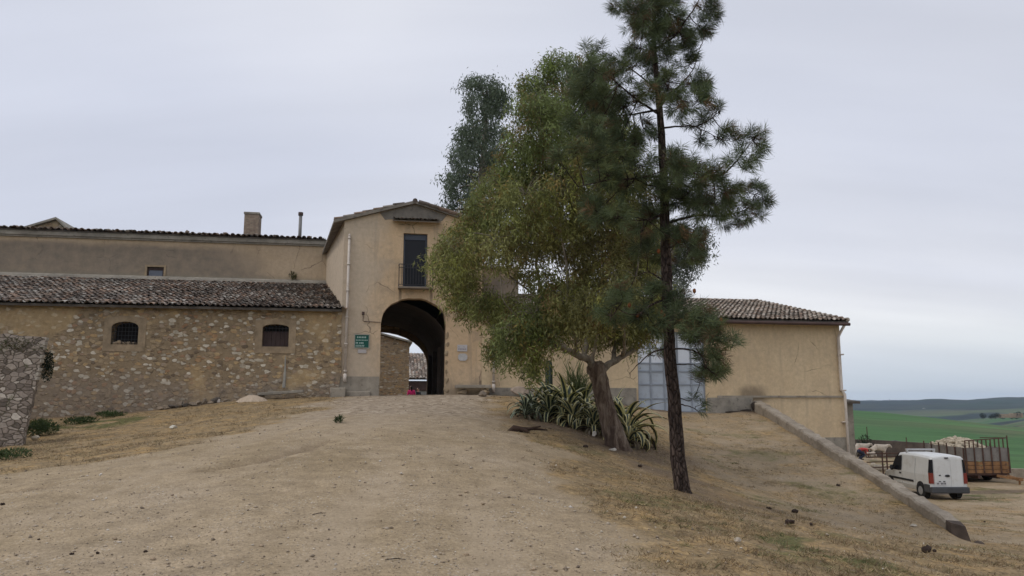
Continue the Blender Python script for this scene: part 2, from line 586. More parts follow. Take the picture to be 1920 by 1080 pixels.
def masks(X, Y):
    """dry grass, green growth, gravel-and-cobble: what grows or lies where."""
    nz = fbm(X * 0.55, Y * 0.55, 4, 21); n2 = fbm(X * 1.7, Y * 1.7, 4, 33)
    l, r = path_edges(Y)
    off = (nz - 0.5) * 3.0
    right = sstep(-0.5, 1.3, X - r + off)
    left = sstep(-0.3, 1.6, l - X + off) * (1 - 0.75 * sstep(14.5, 11.0, Y))
    ramp = sstep(4.3, 6.0, X + off * 0.5) * sstep(11, 15, Y) * sstep(0.2, -0.6, X - wall_x(Y))
    dry = np.clip(right * (1.0 - 0.45 * ramp) + left, 0, 1)
    yard = sstep(0, 1.5, X - wall_x(Y)) * sstep(11, 14, Y)
    dry = dry * (1 - yard) + yard * (0.30 + 0.4 * sstep(.45, .6, nz))
    dry = np.clip(dry * (0.68 + 1.0 * (n2 - 0.35)), 0, 1)
    green = sstep(.56, .68, fbm(X * 0.5, Y * 0.5, 4, 55)) * right * 0.4
    green = green + 0.75 * np.exp(-(((X - 3.6) / 1.9) ** 2 + ((Y - 9.6) / 1.6) ** 2)) * sstep(.40, .6, n2)
    green = green + yard * sstep(.55, .7, n2) * 0.35
    dl = np.hypot((X + 14.0) / 1.9, (Y - 26.0) / 2.0)
    green = np.clip(green + .7 * sstep(1.3, .5, dl) * sstep(.3, .55, n2), 0, 1)
    cob = sstep(17, 23, Y + (nz - .5) * 5) * (1 - right) * (1 - left) * sstep(33, 31, Y)
    return dry, green, cob


def make_terrain():
    s = np.concatenate([np.arange(-62, -26, 1.5), np.arange(-26, 10.2, 0.17), [10.3, 10.38, 10.45, 10.5, 10.55, 10.62, 10.7],
                        np.arange(10.85, 32, 0.25), np.arange(32, 64, 1.2)])
    Y = np.concatenate([np.arange(-16, 4, 1.2), np.arange(4, 36, 0.17), np.arange(36, 62, 0.4)])
    S, YY = np.meshgrid(s, Y)
    X = S + (wall_x(YY) - 10.5) * np.exp(-((S - 10.5) / 5.0) ** 2)
    Z = height(X, YY)
    # the platform ends on the field side
    edge = np.maximum(np.maximum(sstep(58, 61.5, YY), sstep(56, 63, X)), sstep(43, 45, YY) * sstep(25.2, 27.4, X - (YY - 44) * .58))
    Z = Z - 3.5 * edge
    ny, nx = X.shape
    V = np.stack([X.ravel(), YY.ravel(), Z.ravel()], 1)
    i = np.arange(ny * nx).reshape(ny, nx)
    F = np.stack([i[:-1, :-1].ravel(), i[:-1, 1:].ravel(), i[1:, 1:].ravel(), i[1:, :-1].ravel()], 1)
    d, g, c = masks(X.ravel(), YY.ravel())
    o = np_mesh('ground', V, F, M_ground, None, np.stack([d, g, c], 1), True, None, np.stack([*tracks(X.ravel(), YY.ravel()), litter_shade(X.ravel(), YY.ravel())], 1))
    tag(o, 'bare gravel yard rising to the archway with dry grass on its banks', None, None, 'structure')
    return o


# ground: dirt, gravel, straw; the 'tint' attribute says what covers the soil where
n = NT('dirt_and_gravel', 0.95, 0.1)
v = n.co()
a = n.xyz(n.attr()['Color'])
big = n.noise(v, 0.35, 5, 0.6); mid = n.noise(v, 2.6, 6, 0.65); fine = n.noise(v, 22, 5, 0.7)
ex = n.xyz(n.attr('cover')['Color'])
dirt = n.ramp(big, [(0.30, (0.325, 0.248, 0.152)), (0.50, (0.375, 0.290, 0.188)), (0.72, (0.42, 0.332, 0.232))])
dirt = n.mix(1.0, dirt, n.ramp(mid, [(0.27, 0.72), (0.73, 1.2)]), 'MULTIPLY')
vfine = n.noise(v, 62, 4, 0.75)
dirt = n.mix(1.0, dirt, n.ramp(fine, [(0.25, 0.66), (0.75, 1.28)]), 'MULTIPLY')
dirt = n.mix(1.0, dirt, n.ramp(vfine, [(0.28, 0.70), (0.72, 1.25)]), 'MULTIPLY')
vv = n.voro(n.warp(v, 9, 0.06), 27)
peb = n.ramp(n.xyz(vv['Color'])[0], [(0.0, (0.15, 0.12, 0.10)), (0.35, (0.33, 0.27, 0.20)), (0.7, (0.45, 0.39, 0.31)), (1.0, (0.62, 0.57, 0.50))])
pm = n.math('MULTIPLY', n.rng(vv['Distance'], 0.42, 0.22), n.rng(n.noise(v, 1.3, 5), 0.45, 0.65))
dirt = n.mix(n.math('MULTIPLY', pm, 0.8), dirt, peb)
dirt = n.mix(n.math('MULTIPLY', n.rng(n.math('ADD', ex[0], n.math('SUBTRACT', mid, .5)), .2, .9), .5), dirt, n.ramp(fine, [(0.25, (.35, .275, .185)), (0.75, (.45, .36, .26))]))
dirt = n.mix(n.math('MULTIPLY', ex[1], .7), dirt, (.19, .14, .09))
cv = n.voro(n.warp(n.co((1, 1.5, 1)), 4, 0.1), 4.6)
cob = n.ramp(n.xyz(cv['Color'])[1], [(0.0, (0.29, 0.235, 0.18)), (0.5, (0.39, 0.315, 0.235)), (1.0, (0.50, 0.42, 0.33))])
cob = n.mix(n.rng(cv['Distance'], 0.45, 0.68), cob, (0.235, 0.185, 0.135))
cob = n.mix(1.0, cob, n.ramp(fine, [(0.25, 0.8), (0.75, 1.2)]), 'MULTIPLY')
dirt = n.mix(n.math('MULTIPLY', a[2], 0.75), dirt, cob)
sn = n.noise(n.co((1, 1, 1)), 7.5, 6, 0.75)
straw = n.ramp(sn, [(0.28, (0.10, 0.076, 0.05)), (0.42, (0.215, 0.158, 0.09)), (0.58, (0.335, 0.24, 0.128)), (0.76, (0.50, 0.385, 0.225))])
straw = n.mix(1.0, straw, n.ramp(fine, [(0.25, 0.60), (0.75, 1.35)]), 'MULTIPLY')
straw = n.mix(1.0, straw, n.ramp(n.noise(v, 1.4, 5, .65), [(0.3, (.72, .74, .80)), (.5, (1, 1, 1)), (0.7, (1.32, 1.2, .98))]), 'MULTIPLY')
dm = n.rng(n.math('ADD', a[0], n.math('MULTIPLY', n.math('SUBTRACT', mid, 0.5), 1.1)), 0.25, 0.75)
c = n.mix(dm, dirt, straw)
grn = n.ramp(sn, [(0.3, (0.045, 0.052, 0.02)), (0.7, (0.15, 0.16, 0.06))])
c = n.mix(n.math('MULTIPLY', n.rng(n.math('ADD', a[1], n.math('SUBTRACT', mid, 0.5)), 0.2, 0.7), 0.85), c, grn)
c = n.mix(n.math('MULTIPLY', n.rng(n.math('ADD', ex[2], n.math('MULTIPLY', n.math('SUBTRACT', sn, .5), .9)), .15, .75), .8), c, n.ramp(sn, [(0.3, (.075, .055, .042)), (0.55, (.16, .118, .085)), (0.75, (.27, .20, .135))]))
n.color(c)
hgt = n.math('ADD', n.math('MULTIPLY', fine, 0.5), n.math('MULTIPLY', n.math('SUBTRACT', 1.0, vv['Distance']), 0.35))
b1 = n.bump(hgt, 0.8, 0.03)
M_ground = n.done()
ground = make_terrain()

# ---- the land beyond: green wheat slopes, wooded hills, a far ridge: one polar sheet out to the horizon
n = NT('fields_and_hills', 0.95, 0.1)
v = n.co()
t = n.attr()['Color']
streak = n.noise(n.co((0.015, 0.10, 0.05), (0, 0, R(25))), 1.0, 6, 0.65)
fl = n.noise(v, 0.9, 5, 0.7)
c = n.mix(1.0, t, n.ramp(streak, [(0.3, 0.72), (0.7, 1.25)]), 'MULTIPLY')
c = n.mix(1.0, c, n.ramp(fl, [(0.3, 0.85), (0.7, 1.15)]), 'MULTIPLY')
n.color(c)
M_field = n.done()


def far_land():
    az = np.concatenate([np.arange(-180, 8, 4.0), np.arange(8, 42, 0.25), np.arange(42, 180, 4.0)])
    D = np.concatenate([np.array([0.5, 8, 20, 30, 38, 44]), np.geomspace(50, 4600, 150)])
    A, DD = np.meshgrid(R(1) * az, D)
    X = DD * np.sin(A); Y = DD * np.cos(A)
    px = np.clip(960 + FPX * np.tan(np.clip(A, -1.2, 1.2)), -3000, 4000)
    f = np.clip((px - 1600) / 320, -1.5, 2.5)
    Yd = np.maximum(Y, DD * 0.35)
    # height in metres over distance, at the left (f=0) and the right (f=1) of the open view
    kD = np.log([0.5, 44, 60, 90, 130, 200, 290, 380, 430, 520, 700, 950, 1250, 1600, 2000, 2600, 2950, 3300, 3900, 4600])
    z0 = [-6, -6, -4.6, -6.2, -7.6, -7.6, -5.0, -3.2, -3.8, -14, -40, -52, -48, -34, -20, -7.0, -20, -60, 3.0, -40]
    z1 = [-6, -6, -4.8, -6.6, -8.6, -9.6, -9.4, -10.2, -11.5, -14.5, -17, -18, -21, -21, -9, 9.5, 5, -30, -10, -60]
    L = np.log(DD)
    a0 = np.interp(L, kD, z0); a1 = np.interp(L, kD, z1)
    z = a0 + (a1 - a0) * np.clip(f, -0.6, 1.6)
    nzz = fbm(X / 420 + 5, Y / 420, 5, 71) - 0.5
    z = z + nzz * np.clip((DD - 500) / 1700, 0, 1) * 22 + (fbm(X / 60, Y / 60, 3, 5) - 0.5) * np.clip((DD - 60) / 300, 0, 1) * 2.0 + (fbm(X / 150 + 9, Y / 400, 4, 37) - .5) * np.clip((DD - 1300) / 900, 0, 1) * 16
    z = z - 60 * sstep(4200, 4600, DD)
    V = np.stack([X.ravel(), Y.ravel(), z.ravel()], 1)
    ny, nx = X.shape
    i = np.arange(ny * nx).reshape(ny, nx)
    j = np.roll(i, -1, axis=1)
    F = np.stack([i[:-1].ravel(), j[:-1].ravel(), j[1:].ravel(), i[1:].ravel()], 1)
    g = np.array([0.064, 0.140, 0.048]); g2 = np.array([0.125, 0.195, 0.066]); ol = np.array([0.080, 0.125, 0.055]); wood = np.array([0.020, 0.030, 0.034]); buff = np.array([0.17, 0.15, 0.09])
    nn = fbm(X / 90, Y / 90, 4, 91)[..., None]
    near = sstep(110, 60, DD)[..., None]
    c = g + (g2 - g) * np.clip(near + (nn - .5) * 1.2, 0, 1)
    br_ = (sstep(.5, .62, fbm(X / 70 + 3, Y / 26, 4, 93)) * sstep(120, 220, DD) * (0.25 + .5 * np.clip(f, 0, 1)))[..., None]
    c = c + (np.array([0.105, 0.110, 0.058]) - c) * br_
    # patchwork further out
    p1 = sstep(.47, .55, fbm(X / 260, Y / 200, 3, 15))[..., None]
    p2 = sstep(.52, .58, fbm(X / 150, Y / 120, 3, 29))[..., None]
    farc = ol + (g * 0.9 - ol) * p1
    farc = farc + (buff - farc) * p2 * 0.45
    wd = sstep(.50, .60, fbm(X / 130, Y / 130, 5, 44))[..., None]
    wd = np.maximum(wd, sstep(1500, 2000, DD)[..., None] * 0.85)
    farc = farc + (wood - farc) * wd * 0.9
    t2 = sstep(400, 560, DD)[..., None]
    c = c * (1 - t2) + farc * t2
    o = np_mesh('hills', V, F, M_field, None, c.reshape(-1, 3), True)
    tag(o, 'green wheat slopes with wooded hills behind them', None, None, 'structure')
    return o


hills = far_land()
# ------------------------------------------------------------------ building materials
def plaster(name, lo, mid, hi, stain=(0.20, 0.165, 0.125), stain_amt=0.5, grey_split=None, base_z=None, blotch=0.0, drips=()):
    n = NT(name, 0.93, 0.12)
    v = n.co()
    x, y, z = n.xyz(v)
    f = n.noise(v, 0.55, 6, 0.62, 0.4)
    c = n.ramp(f, [(0.28, lo), (0.5, mid), (0.74, hi)])
    f2 = n.noise(v, 6, 6, 0.7)
    c = n.mix(1.0, c, n.ramp(f2, [(0.25, 0.84), (0.75, 1.14)]), 'MULTIPLY')
    # rain streaks
    st = n.noise(n.co((2.2, 2.2, 0.16)), 1.6, 5, 0.65)
    c = n.mix(n.math('MULTIPLY', n.rng(st, 0.50, 0.72), stain_amt), c, stain)
    if blotch:
        bl = n.noise(n.co((1, 1, .7)), 1.15, 7, .68, .6)
        c = n.mix(n.math('MULTIPLY', n.rng(bl, .50, .64), blotch), c, stain)
        c = n.mix(n.math('MULTIPLY', n.rng(bl, .42, .30), blotch * .7), c, hi)
    if grey_split is not None:      # a greyer, older render on one side
        e = n.math('ADD', x, n.math('MULTIPLY', n.math('SUBTRACT', f, 0.5), 3.0))
        g = n.ramp(f2, [(0.25, (0.43, 0.36, 0.28)), (0.75, (0.57, 0.48, 0.375))])
        c = n.mix(n.math('MULTIPLY', n.rng(e, grey_split + 0.8, grey_split - 0.8), 0.8), c, g)
    if base_z is not None:          # damp patch climbing from the foot
        e = n.math('ADD', z, n.math('MULTIPLY', n.math('SUBTRACT', n.noise(v, 1.1, 5, 0.6), 0.5), 1.6))
        c = n.mix(n.math('MULTIPLY', n.rng(e, base_z + 0.9, base_z), 0.55), c, (0.27, 0.225, 0.17))
    # hairline cracks and small losses of render
    ck = n.voro(n.warp(n.warp(v, .9, .7), 5, .12), .62, 'DISTANCE_TO_EDGE')['Distance']
    cm = n.math('MULTIPLY', n.rng(ck, .012, .002), n.rng(n.noise(v, .5, 3), .50, .60))
    c = n.mix(n.math('MULTIPLY', cm, .75), c, (.16, .125, .09))
    ls = n.noise(v, 2.6, 7, .72)
    lm = n.rng(ls, .665, .69)
    c = n.mix(n.math('MULTIPLY', lm, .7), c, (.30, .235, .165))
    if drips:
        dm = None
        for (du, dz) in drips:
            a_ = n.math('ABSOLUTE', n.math('ADD', n.math('SUBTRACT', x, du), n.math('MULTIPLY', n.math('SUBTRACT', n.noise(n.co((9, 9, .8)), 1, 3), .5), .12)), 0)
            q_ = n.math('MULTIPLY', n.rng(a_, .085, .015), n.math('MULTIPLY', n.rng(z, dz - 1.0, dz - .15), n.rng(z, dz + .05, dz - .01)))
            dm = q_ if dm is None else n.math('MAXIMUM', dm, q_)
        c = n.mix(n.math('MULTIPLY', dm, .75), c, (.13, .10, .075))
    n.color(c)
    n.bump(n.math('SUBTRACT', n.math('ADD', f2, n.math('MULTIPLY', n.noise(v, 45, 4, 0.7), 0.5)), n.math('ADD', cm, n.math('MULTIPLY', lm, .6))), 0.5, 0.02)
    return n


def rubble(name, scale=3.2, flat=1.7, mortar=(0.27, 0.215, 0.15), pal=None, plaster_amt=0.5, dark=1.0, upper=None, lower=None, moss=0.0, cover=.105, bump=.7, blob=0):
    n = NT(name, 0.95, 0.1)
    v = n.co((1, 1, flat))
    w = n.warp(v, 1.7, 0.22)
    w2 = n.warp(w, 6, 0.09)
    vo = n.voro(w2, scale)
    ed = n.voro(w2, scale, 'DISTANCE_TO_EDGE')['Distance']
    r = n.xyz(vo['Color'])
    pal = pal or [(0.0, (0.17, 0.13, 0.095)), (0.22, (0.30, 0.225, 0.145)), (0.45, (0.37, 0.275, 0.165)), (0.6, (0.44, 0.30, 0.155)), (0.74, (0.33, 0.20, 0.12)), (0.86, (0.42, 0.365, 0.29)), (1.0, (0.58, 0.52, 0.42))]
    stone = n.ramp(r[0], pal)
    raw = n.co()
    f = n.noise(raw, 9, 6, 0.7)
    stone = n.mix(1.0, stone, n.ramp(f, [(0.25, 0.70), (0.75, 1.25)]), 'MULTIPLY')
    # mortar spreads over many of the smaller stones
    thick = n.noise(raw, 0.8, 5, 0.6)
    lim = n.math('MULTIPLY', n.math('ADD', r[1], thick), cover)
    if blob:
        mm = n.rng(n.math('SUBTRACT', vo['Distance'], n.math('MULTIPLY', n.math('ADD', r[1], n.math('MULTIPLY', thick, .9)), blob)), 0.07, -0.05)
    else:
        mm = n.rng(n.math('SUBTRACT', ed, lim), -0.05, 0.055)
    mo = n.mix(1.0, mortar, n.ramp(f, [(0.25, 0.72), (0.75, 1.22)]), 'MULTIPLY')
    mo = n.mix(n.math('MULTIPLY', n.rng(n.noise(raw, 2.3, 6, .7), .48, .7), .6), mo, (0.19, 0.145, 0.10))
    c = n.mix(mm, mo, stone)
    pmask = None
    x, y, z = n.xyz(raw)
    p = n.noise(raw, 0.42, 6, 0.6, 0.5)
    if plaster_amt:
        pl = n.ramp(n.noise(raw, 3.0, 5), [(0.3, (0.42, 0.295, 0.15)), (0.7, (0.52, 0.38, 0.21))])
        pl = n.mix(1.0, pl, n.ramp(f, [(0.25, 0.8), (0.75, 1.15)]), 'MULTIPLY')
        e = p
        if upper is not None:
            e = n.math('ADD', p, n.math('MULTIPLY', n.rng(z, upper - 0.9, upper + 0.3), 0.11))
        pmask = n.rng(e, 0.56, 0.66)
        c = n.mix(n.math('MULTIPLY', pmask, plaster_amt), c, pl)
    if lower is not None:
        e = n.math('ADD', z, n.math('MULTIPLY', n.math('SUBTRACT', p, 0.5), 2.6))
        gl = n.mix(0.45, c, n.mix(1.0, (0.235, 0.20, 0.17), n.ramp(f, [(0.25, 0.72), (0.75, 1.25)]), 'MULTIPLY'))
        c = n.mix(n.rng(e, lower + 0.55, lower - 0.25), c, gl)
    if moss:
        g = n.rng(n.noise(raw, 1.6, 6, 0.7), 0.55, 0.68)
        c = n.mix(n.math('MULTIPLY', g, moss), c, (0.075, 0.085, 0.035))
    if dark != 1.0:
        c = n.mix(1.0, c, (dark, dark, dark), 'MULTIPLY')
    n.color(c)
    hs = n.math('MULTIPLY', mm, n.math('ADD', n.math('MULTIPLY', r[2], .5), .5))
    if pmask is not None: hs = n.math('MULTIPLY', hs, n.math('SUBTRACT', 1.0, n.math('MULTIPLY', pmask, .85)))
    h = n.math('ADD', hs, n.math('MULTIPLY', f, 0.45))
    n.bump(h, bump, 0.045)
    return n.done()


M_gate = plaster('weathered_plaster', (0.51, 0.365, 0.225), (0.565, 0.415, 0.265), (0.61, 0.46, 0.31), stain=(0.34, 0.27, 0.195), grey_split=-1.5, stain_amt=0.7, base_z=-0.1, blotch=.55,
                 drips=[(fac(750, 545)[0], fac(750, 541)[1] - 1.78), (fac(809, 545)[0], fac(809, 541)[1] - 1.78), (fac(651, 700)[0], fac(651, 716)[1] - 1.78)]).done()
n = plaster('ochre_plaster', (0.56, 0.43, 0.275), (0.61, 0.478, 0.31), (0.645, 0.512, 0.34), stain=(0.44, 0.345, 0.24), stain_amt=0.45, blotch=.35)
v = n.co(); x, y, z = n.xyz(v)
su, sz_ = fac(1412, 742)
dx_ = n.math('MULTIPLY', n.math('SUBTRACT', x, su - 11), .9); dz_ = n.math('MULTIPLY', n.math('SUBTRACT', z, sz_), 1.35)
rr2 = n.math('SQRT', n.math('ADD', n.math('MULTIPLY', dx_, dx_), n.math('MULTIPLY', dz_, dz_)), 0)
rr2 = n.math('ADD', rr2, n.math('MULTIPLY', n.math('SUBTRACT', n.noise(v, 2.2, 5), .5), .6))
old = n.b.inputs['Base Color'].links[0].from_socket
n.color(n.mix(n.math('MULTIPLY', n.rng(rr2, .85, .25), .7), old, (.16, .125, .09)))
M_ochre = n.done()
# the long upper wall: soot-grey algae over ochre, cleaner under the cornice and to the right
n = plaster('algae_stained_plaster', (0.40, 0.305, 0.20), (0.45, 0.345, 0.235), (0.49, 0.385, 0.27), stain=(0.30, 0.235, 0.165), stain_amt=0.4)
v = n.co()
x, y, z = n.xyz(v)
p = n.noise(n.co((0.45, 1, 0.8)), 0.9, 6, 0.6, 0.4)
env = n.math('MULTIPLY', n.rng(n.math('ADD', x, n.math('MULTIPLY', n.math('SUBTRACT', z, 7.0), 1.6)), 8.6, 4.6), n.rng(n.math('ADD', z, n.math('MULTIPLY', n.math('SUBTRACT', p, 0.5), 0.8)), 8.0, 7.55))
m = n.math('MULTIPLY', n.rng(n.math('ADD', p, n.math('MULTIPLY', env, 0.34)), 0.46, 0.72), env)
old = n.b.inputs['Base Color'].links[0].from_socket
c = n.mix(n.math('MULTIPLY', m, 0.86), old, n.ramp(n.noise(v, 2.2, 6, 0.7), [(0.3, (0.15, 0.132, 0.112)), (0.7, (0.27, 0.218, 0.165))]))
c = n.mix(n.math('MULTIPLY', n.rng(z, 6.5, 6.2), 0.55), c, (0.24, 0.215, 0.165))
n.color(c)
M_upper = n.done()

M_rubble = rubble('rubble_masonry', 5.5, 1.6, mortar=(0.285, 0.215, 0.135), plaster_amt=0.6, upper=3.3, lower=1.1, cover=.15, bump=.8, blob=.52,
                  pal=[(0.0, (0.16, 0.12, 0.085)), (0.2, (0.29, 0.215, 0.135)), (0.42, (0.36, 0.275, 0.175)), (0.56, (0.46, 0.325, 0.17)), (0.64, (0.32, 0.19, 0.11)), (0.76, (0.37, 0.315, 0.24)), (0.88, (0.50, 0.44, 0.345)), (1.0, (0.66, 0.59, 0.48))])
M_rubble2 = rubble('courtyard_masonry', 3.6, 2.4, mortar=(.34, .265, .18), plaster_amt=0.1)
M_dry = rubble('dry_stone', 4.6, 1.8, mortar=(0.10, 0.084, 0.066), plaster_amt=0, moss=0.8, cover=.05,
               pal=[(0.0, (0.12, 0.10, 0.085)), (0.3, (0.24, 0.20, 0.17)), (0.6, (0.33, 0.285, 0.245)), (0.8, (0.27, 0.225, 0.19)), (1.0, (0.52, 0.47, 0.41))])
M_tile = tinted('clay_tile', 0.92, 0.38, 9, 0.1, 0.4, 60)
M_under = paint('tile_bed', (0.10, 0.085, 0.07), 0.95, 0.3)
M_cement = paint('grey_cement', (0.27, 0.245, 0.205), 0.95, 0.28, 2.0, dirt=(0.15, 0.135, 0.115), bump=0.4)
M_cement2 = paint('cement_base', (0.30, 0.265, 0.215), 0.95, 0.25, 1.6, dirt=(0.19, 0.16, 0.125), bump=0.4)
M_stonefr = paint('sandstone', (0.30, 0.228, 0.148), 0.95, 0.32, 3.0, dirt=(0.25, 0.185, 0.12), bump=0.4)
M_iron = paint('black_iron', (0.025, 0.025, 0.028), 0.6, 0.3)
M_glass = paint('dark_glass', (0.010, 0.011, 0.015), 0.16, 0.1, spec=0.22)
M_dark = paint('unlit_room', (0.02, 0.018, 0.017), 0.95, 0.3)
M_pipe = paint('pale_plastic_pipe', (0.56, 0.50, 0.44), 0.55, 0.1, 2, dirt=(0.42, 0.35, 0.28))
M_pipe2 = paint('grey_pipe', (0.40, 0.37, 0.34), 0.5, 0.15, 2)
M_gutter = paint('brown_gutter', (0.075, 0.045, 0.038), 0.6, 0.25)
M_door = paint('pale_blue_grey_paint', (0.42, 0.47, 0.53), 0.5, 0.10, 1.4, dirt=(0.36, 0.39, 0.43))
M_doorfr = paint('steel_frame', (0.27, 0.30, 0.345), 0.5, 0.12)
M_shut = paint('slate_blue_shutter', (0.075, 0.088, 0.115), 0.6, 0.15)
M_brown = paint('brown_shutter', (0.055, 0.036, 0.032), 0.8, 0.25)
M_soffit = paint('soffit_board', (0.17, 0.135, 0.105), 0.9, 0.2)
M_brick = None


def bricks(name, c1, c2, mortar, sc):
    n = NT(name, 0.95, 0.1)
    nd = n.n('ShaderNodeTexBrick')
    v = n.co()
    x, y, z = n.xyz(v)
    cb = n.n('ShaderNodeCombineXYZ')
    n.link(n.math('ADD', x, y), cb.inputs[0]); n.link(z, cb.inputs[1])
    n.link(n.warp(cb.outputs[0], 3, 0.03), nd.inputs[0])
    nd.inputs['Color1'].default_value = (*c1, 1); nd.inputs['Color2'].default_value = (*c2, 1); nd.inputs['Mortar'].default_value = (*mortar, 1)
    nd.inputs['Scale'].default_value = sc
    c = n.mix(1.0, nd.outputs[0], n.ramp(n.noise(v, 5, 6, 0.7), [(0.25, 0.6), (0.75, 1.3)]), 'MULTIPLY')
    n.color(c); n.bump(nd.outputs[1], 0.4, -0.02)
    return n.done()


M_brick = bricks('weathered_brick', (0.26, 0.19, 0.145), (0.33, 0.26, 0.20), (0.24, 0.21, 0.175), 3.2)

TILE_PAL = [(.25, .195, .155), (.29, .245, .205), (.20, .16, .13), (.34, .30, .26), (.265, .185, .14), (.16, .13, .11), (.31, .225, .17), (.40, .37, .325), (.225, .19, .165)]


DARK_PAL = [tuple(q * .6 for q in c_) for c_ in TILE_PAL]


def tile_roof(mb, P0, along, up, width, length, pitch=0.215, row=0.37, pal=TILE_PAL, seed=1, r=0.085, clip=None, messy=1.0):
    """Rows of half-round clay tiles: covers over channels, each tile its own tint."""
    rd = random.Random(seed)
    P0 = Vector(P0); a = Vector(along).normalized(); u = Vector(up).normalized(); nrm = a.cross(u).normalized()
    if nrm.z < 0: nrm = -nrm
    nc = int(width / pitch); nr = max(1, int(length / row))
    zone = [rd.random() for _ in range(nc + 3)]
    for i in range(nc):
        for j in range(nr):
            base = P0 + a * ((i + 0.5) * pitch) + u * (j * row)
            if clip and not clip(base): continue
            for kind in (0, 1):
                col = rd.choice(pal); s = rd.uniform(0.68, 1.22)
                lich = 1.0 + 0.25 * math.sin(i * 0.21 + 1.3) * math.sin(j * 0.5 + i * 0.05)
                tint = tuple(max(0.01, q * s * lich) for q in col)
                o = base + a * rd.uniform(-.014, .014) * messy + u * rd.uniform(-.05, .05) * messy
                sk = rd.uniform(-.05, .05) * messy
                if kind == 1: o = o + a * (pitch / 2)
                r0, r1 = (r * 1.04, r * 0.86) if kind == 0 else (r * 0.88, r * 1.02)
                l0 = (0.052 if kind == 0 else 0.03) + rd.uniform(0, .012) * messy; l1 = 0.018 if kind == 0 else 0.0
                vs = []
                for (q, rr, lf) in ((0.0, r0, l0), (row * 1.16, r1, l1)):
                    for k in range(6):
                        t = PI * k / 5
                        h = math.sin(t) * rr * 0.82
                        if kind == 1: h = 0.075 - h
                        vs.append(o + u * q + a * (math.cos(t) * rr + sk * q) + nrm * (h + lf))
                mb.add(vs, [(k, k + 1, k + 7, k + 6) for k in range(5)], tint)
                if kind == 0:      # the thickness of the open lower end
                    e = [o + a * (math.cos(PI * k / 5) * r0 * 0.8) + nrm * (math.sin(PI * k / 5) * r0 * 0.62 + l0) for k in range(6)]
                    mb.add(vs[:6] + e, [(k, k + 1, k + 7, k + 6) for k in range(5)], tuple(q * 0.8 for q in tint))


def root_at(name, u, v, z, label, cat, group=None):
    return empty(name, w_uv(u, v, z), YAW, label, cat, group)


class BB(MB):
    """Collects a building part given in building coordinates."""

    def __init__(self, root_uvz):
        super().__init__(root_uvz)


def arch_pts(u0, u1, zs, rise, n=14, power=1.0):
    c = (u0 + u1) / 2; h = (u1 - u0) / 2
    return [(c + h * math.cos(PI * k / n), zs + rise * (math.sin(PI * k / n) ** power)) for k in range(n + 1)]


# ================================================================== gatehouse
uL = fac(640, 600)[0]; uR = fac(925, 600)[0]
zE = fac(642, 414)[1]
uP, zP = fac(778, 383)
aL, aR = fac(711.5, 700)[0], fac(835.5, 700)[0]
aT = fac(773, 559)[1]; aS = fac(711, 606)[1]
GZ = 1.78
DEEP = 12.0
uLb = fac(612, 500, 7)[0]          # the left side wall is splayed
o = (0, 0, GZ)
gate = root_at('gatehouse', 0, 0, GZ, 'plastered gatehouse with a dark archway under a gabled roof', 'gatehouse')
d0u, d0z = fac(757, 437); d1u, d1z = fac(800, 539)
zf = lambda u: zE + (zP - zE) * (1 - abs(u - uP) / abs(uL - uP))
uRr = uP + (uP - uL)
uR2 = uRr
outer = [(uL, 0.2), (uR2, 0.2), (uR2, zE), (uP, zP), (uL, zE)]
arch = [(aR, 0.9)] + arch_pts(aL, aR, aS, aT - aS, 16, 0.86) + [(aL, 0.9)]
door = [(d0u, d1z), (d1u, d1z), (d1u, d0z), (d0u, d0z)]
b = BB(o)
# slightly worn arch edge
wj = random.Random(4)
arch = [(p[0] + wj.uniform(-.025, .025), p[1] + wj.uniform(-.02, .02)) for p in arch]
b.prism(outer, 0.0, 0.55, [arch, door])
b.build('front_wall', M_gate, gate)
b = BB(o)
b.add([(uL, 0.0, .2), (uLb, 7.0, .2), (uLb, 7.0, zE), (uL, 0.0, zE), (uL + .4, 0.55, .2), (uLb + .4, 7, .2), (uLb + .4, 7, zE), (uL + .4, .55, zE)],
      [(0, 1, 2, 3), (4, 5, 6, 7), (0, 1, 5, 4), (3, 2, 6, 7), (1, 2, 6, 5)])
b.box(uR2 - .4, uR2 - .003, .55, DEEP, .2, zE)
b.box(uLb + .4, uR2 - .4, DEEP - .4, DEEP, 5.6, zE)
b.build('side_wall', M_gate, gate)
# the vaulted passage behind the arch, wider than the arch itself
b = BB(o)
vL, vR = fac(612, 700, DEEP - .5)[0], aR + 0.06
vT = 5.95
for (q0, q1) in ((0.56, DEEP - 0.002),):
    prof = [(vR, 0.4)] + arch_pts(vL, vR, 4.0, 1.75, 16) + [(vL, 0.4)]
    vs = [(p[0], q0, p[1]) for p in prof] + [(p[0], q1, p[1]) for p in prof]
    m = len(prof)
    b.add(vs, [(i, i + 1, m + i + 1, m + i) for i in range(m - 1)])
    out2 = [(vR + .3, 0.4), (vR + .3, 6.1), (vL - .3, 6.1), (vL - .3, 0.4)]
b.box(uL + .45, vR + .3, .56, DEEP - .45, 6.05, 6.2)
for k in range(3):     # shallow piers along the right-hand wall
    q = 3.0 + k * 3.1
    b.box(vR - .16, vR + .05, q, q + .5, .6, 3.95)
b.build('vault', paint('vault_render', (0.075, 0.058, 0.046), 0.95, 0.3, 2.0, bump=.4), gate, recalc=False)  # passage lining far darker than the front plaster
b = BB(o)
rc = fac(708, 700, DEEP)[0]; rr_ = fac(801, 700, DEEP)[0]
rz, rt = fac(700, 684, DEEP)[1], fac(708, 622, DEEP)[1]
rear = [(rr_, 0.2)] + arch_pts(2 * rc - rr_, rr_, rz, rt - rz, 16) + [(2 * rc - rr_, 0.2)]
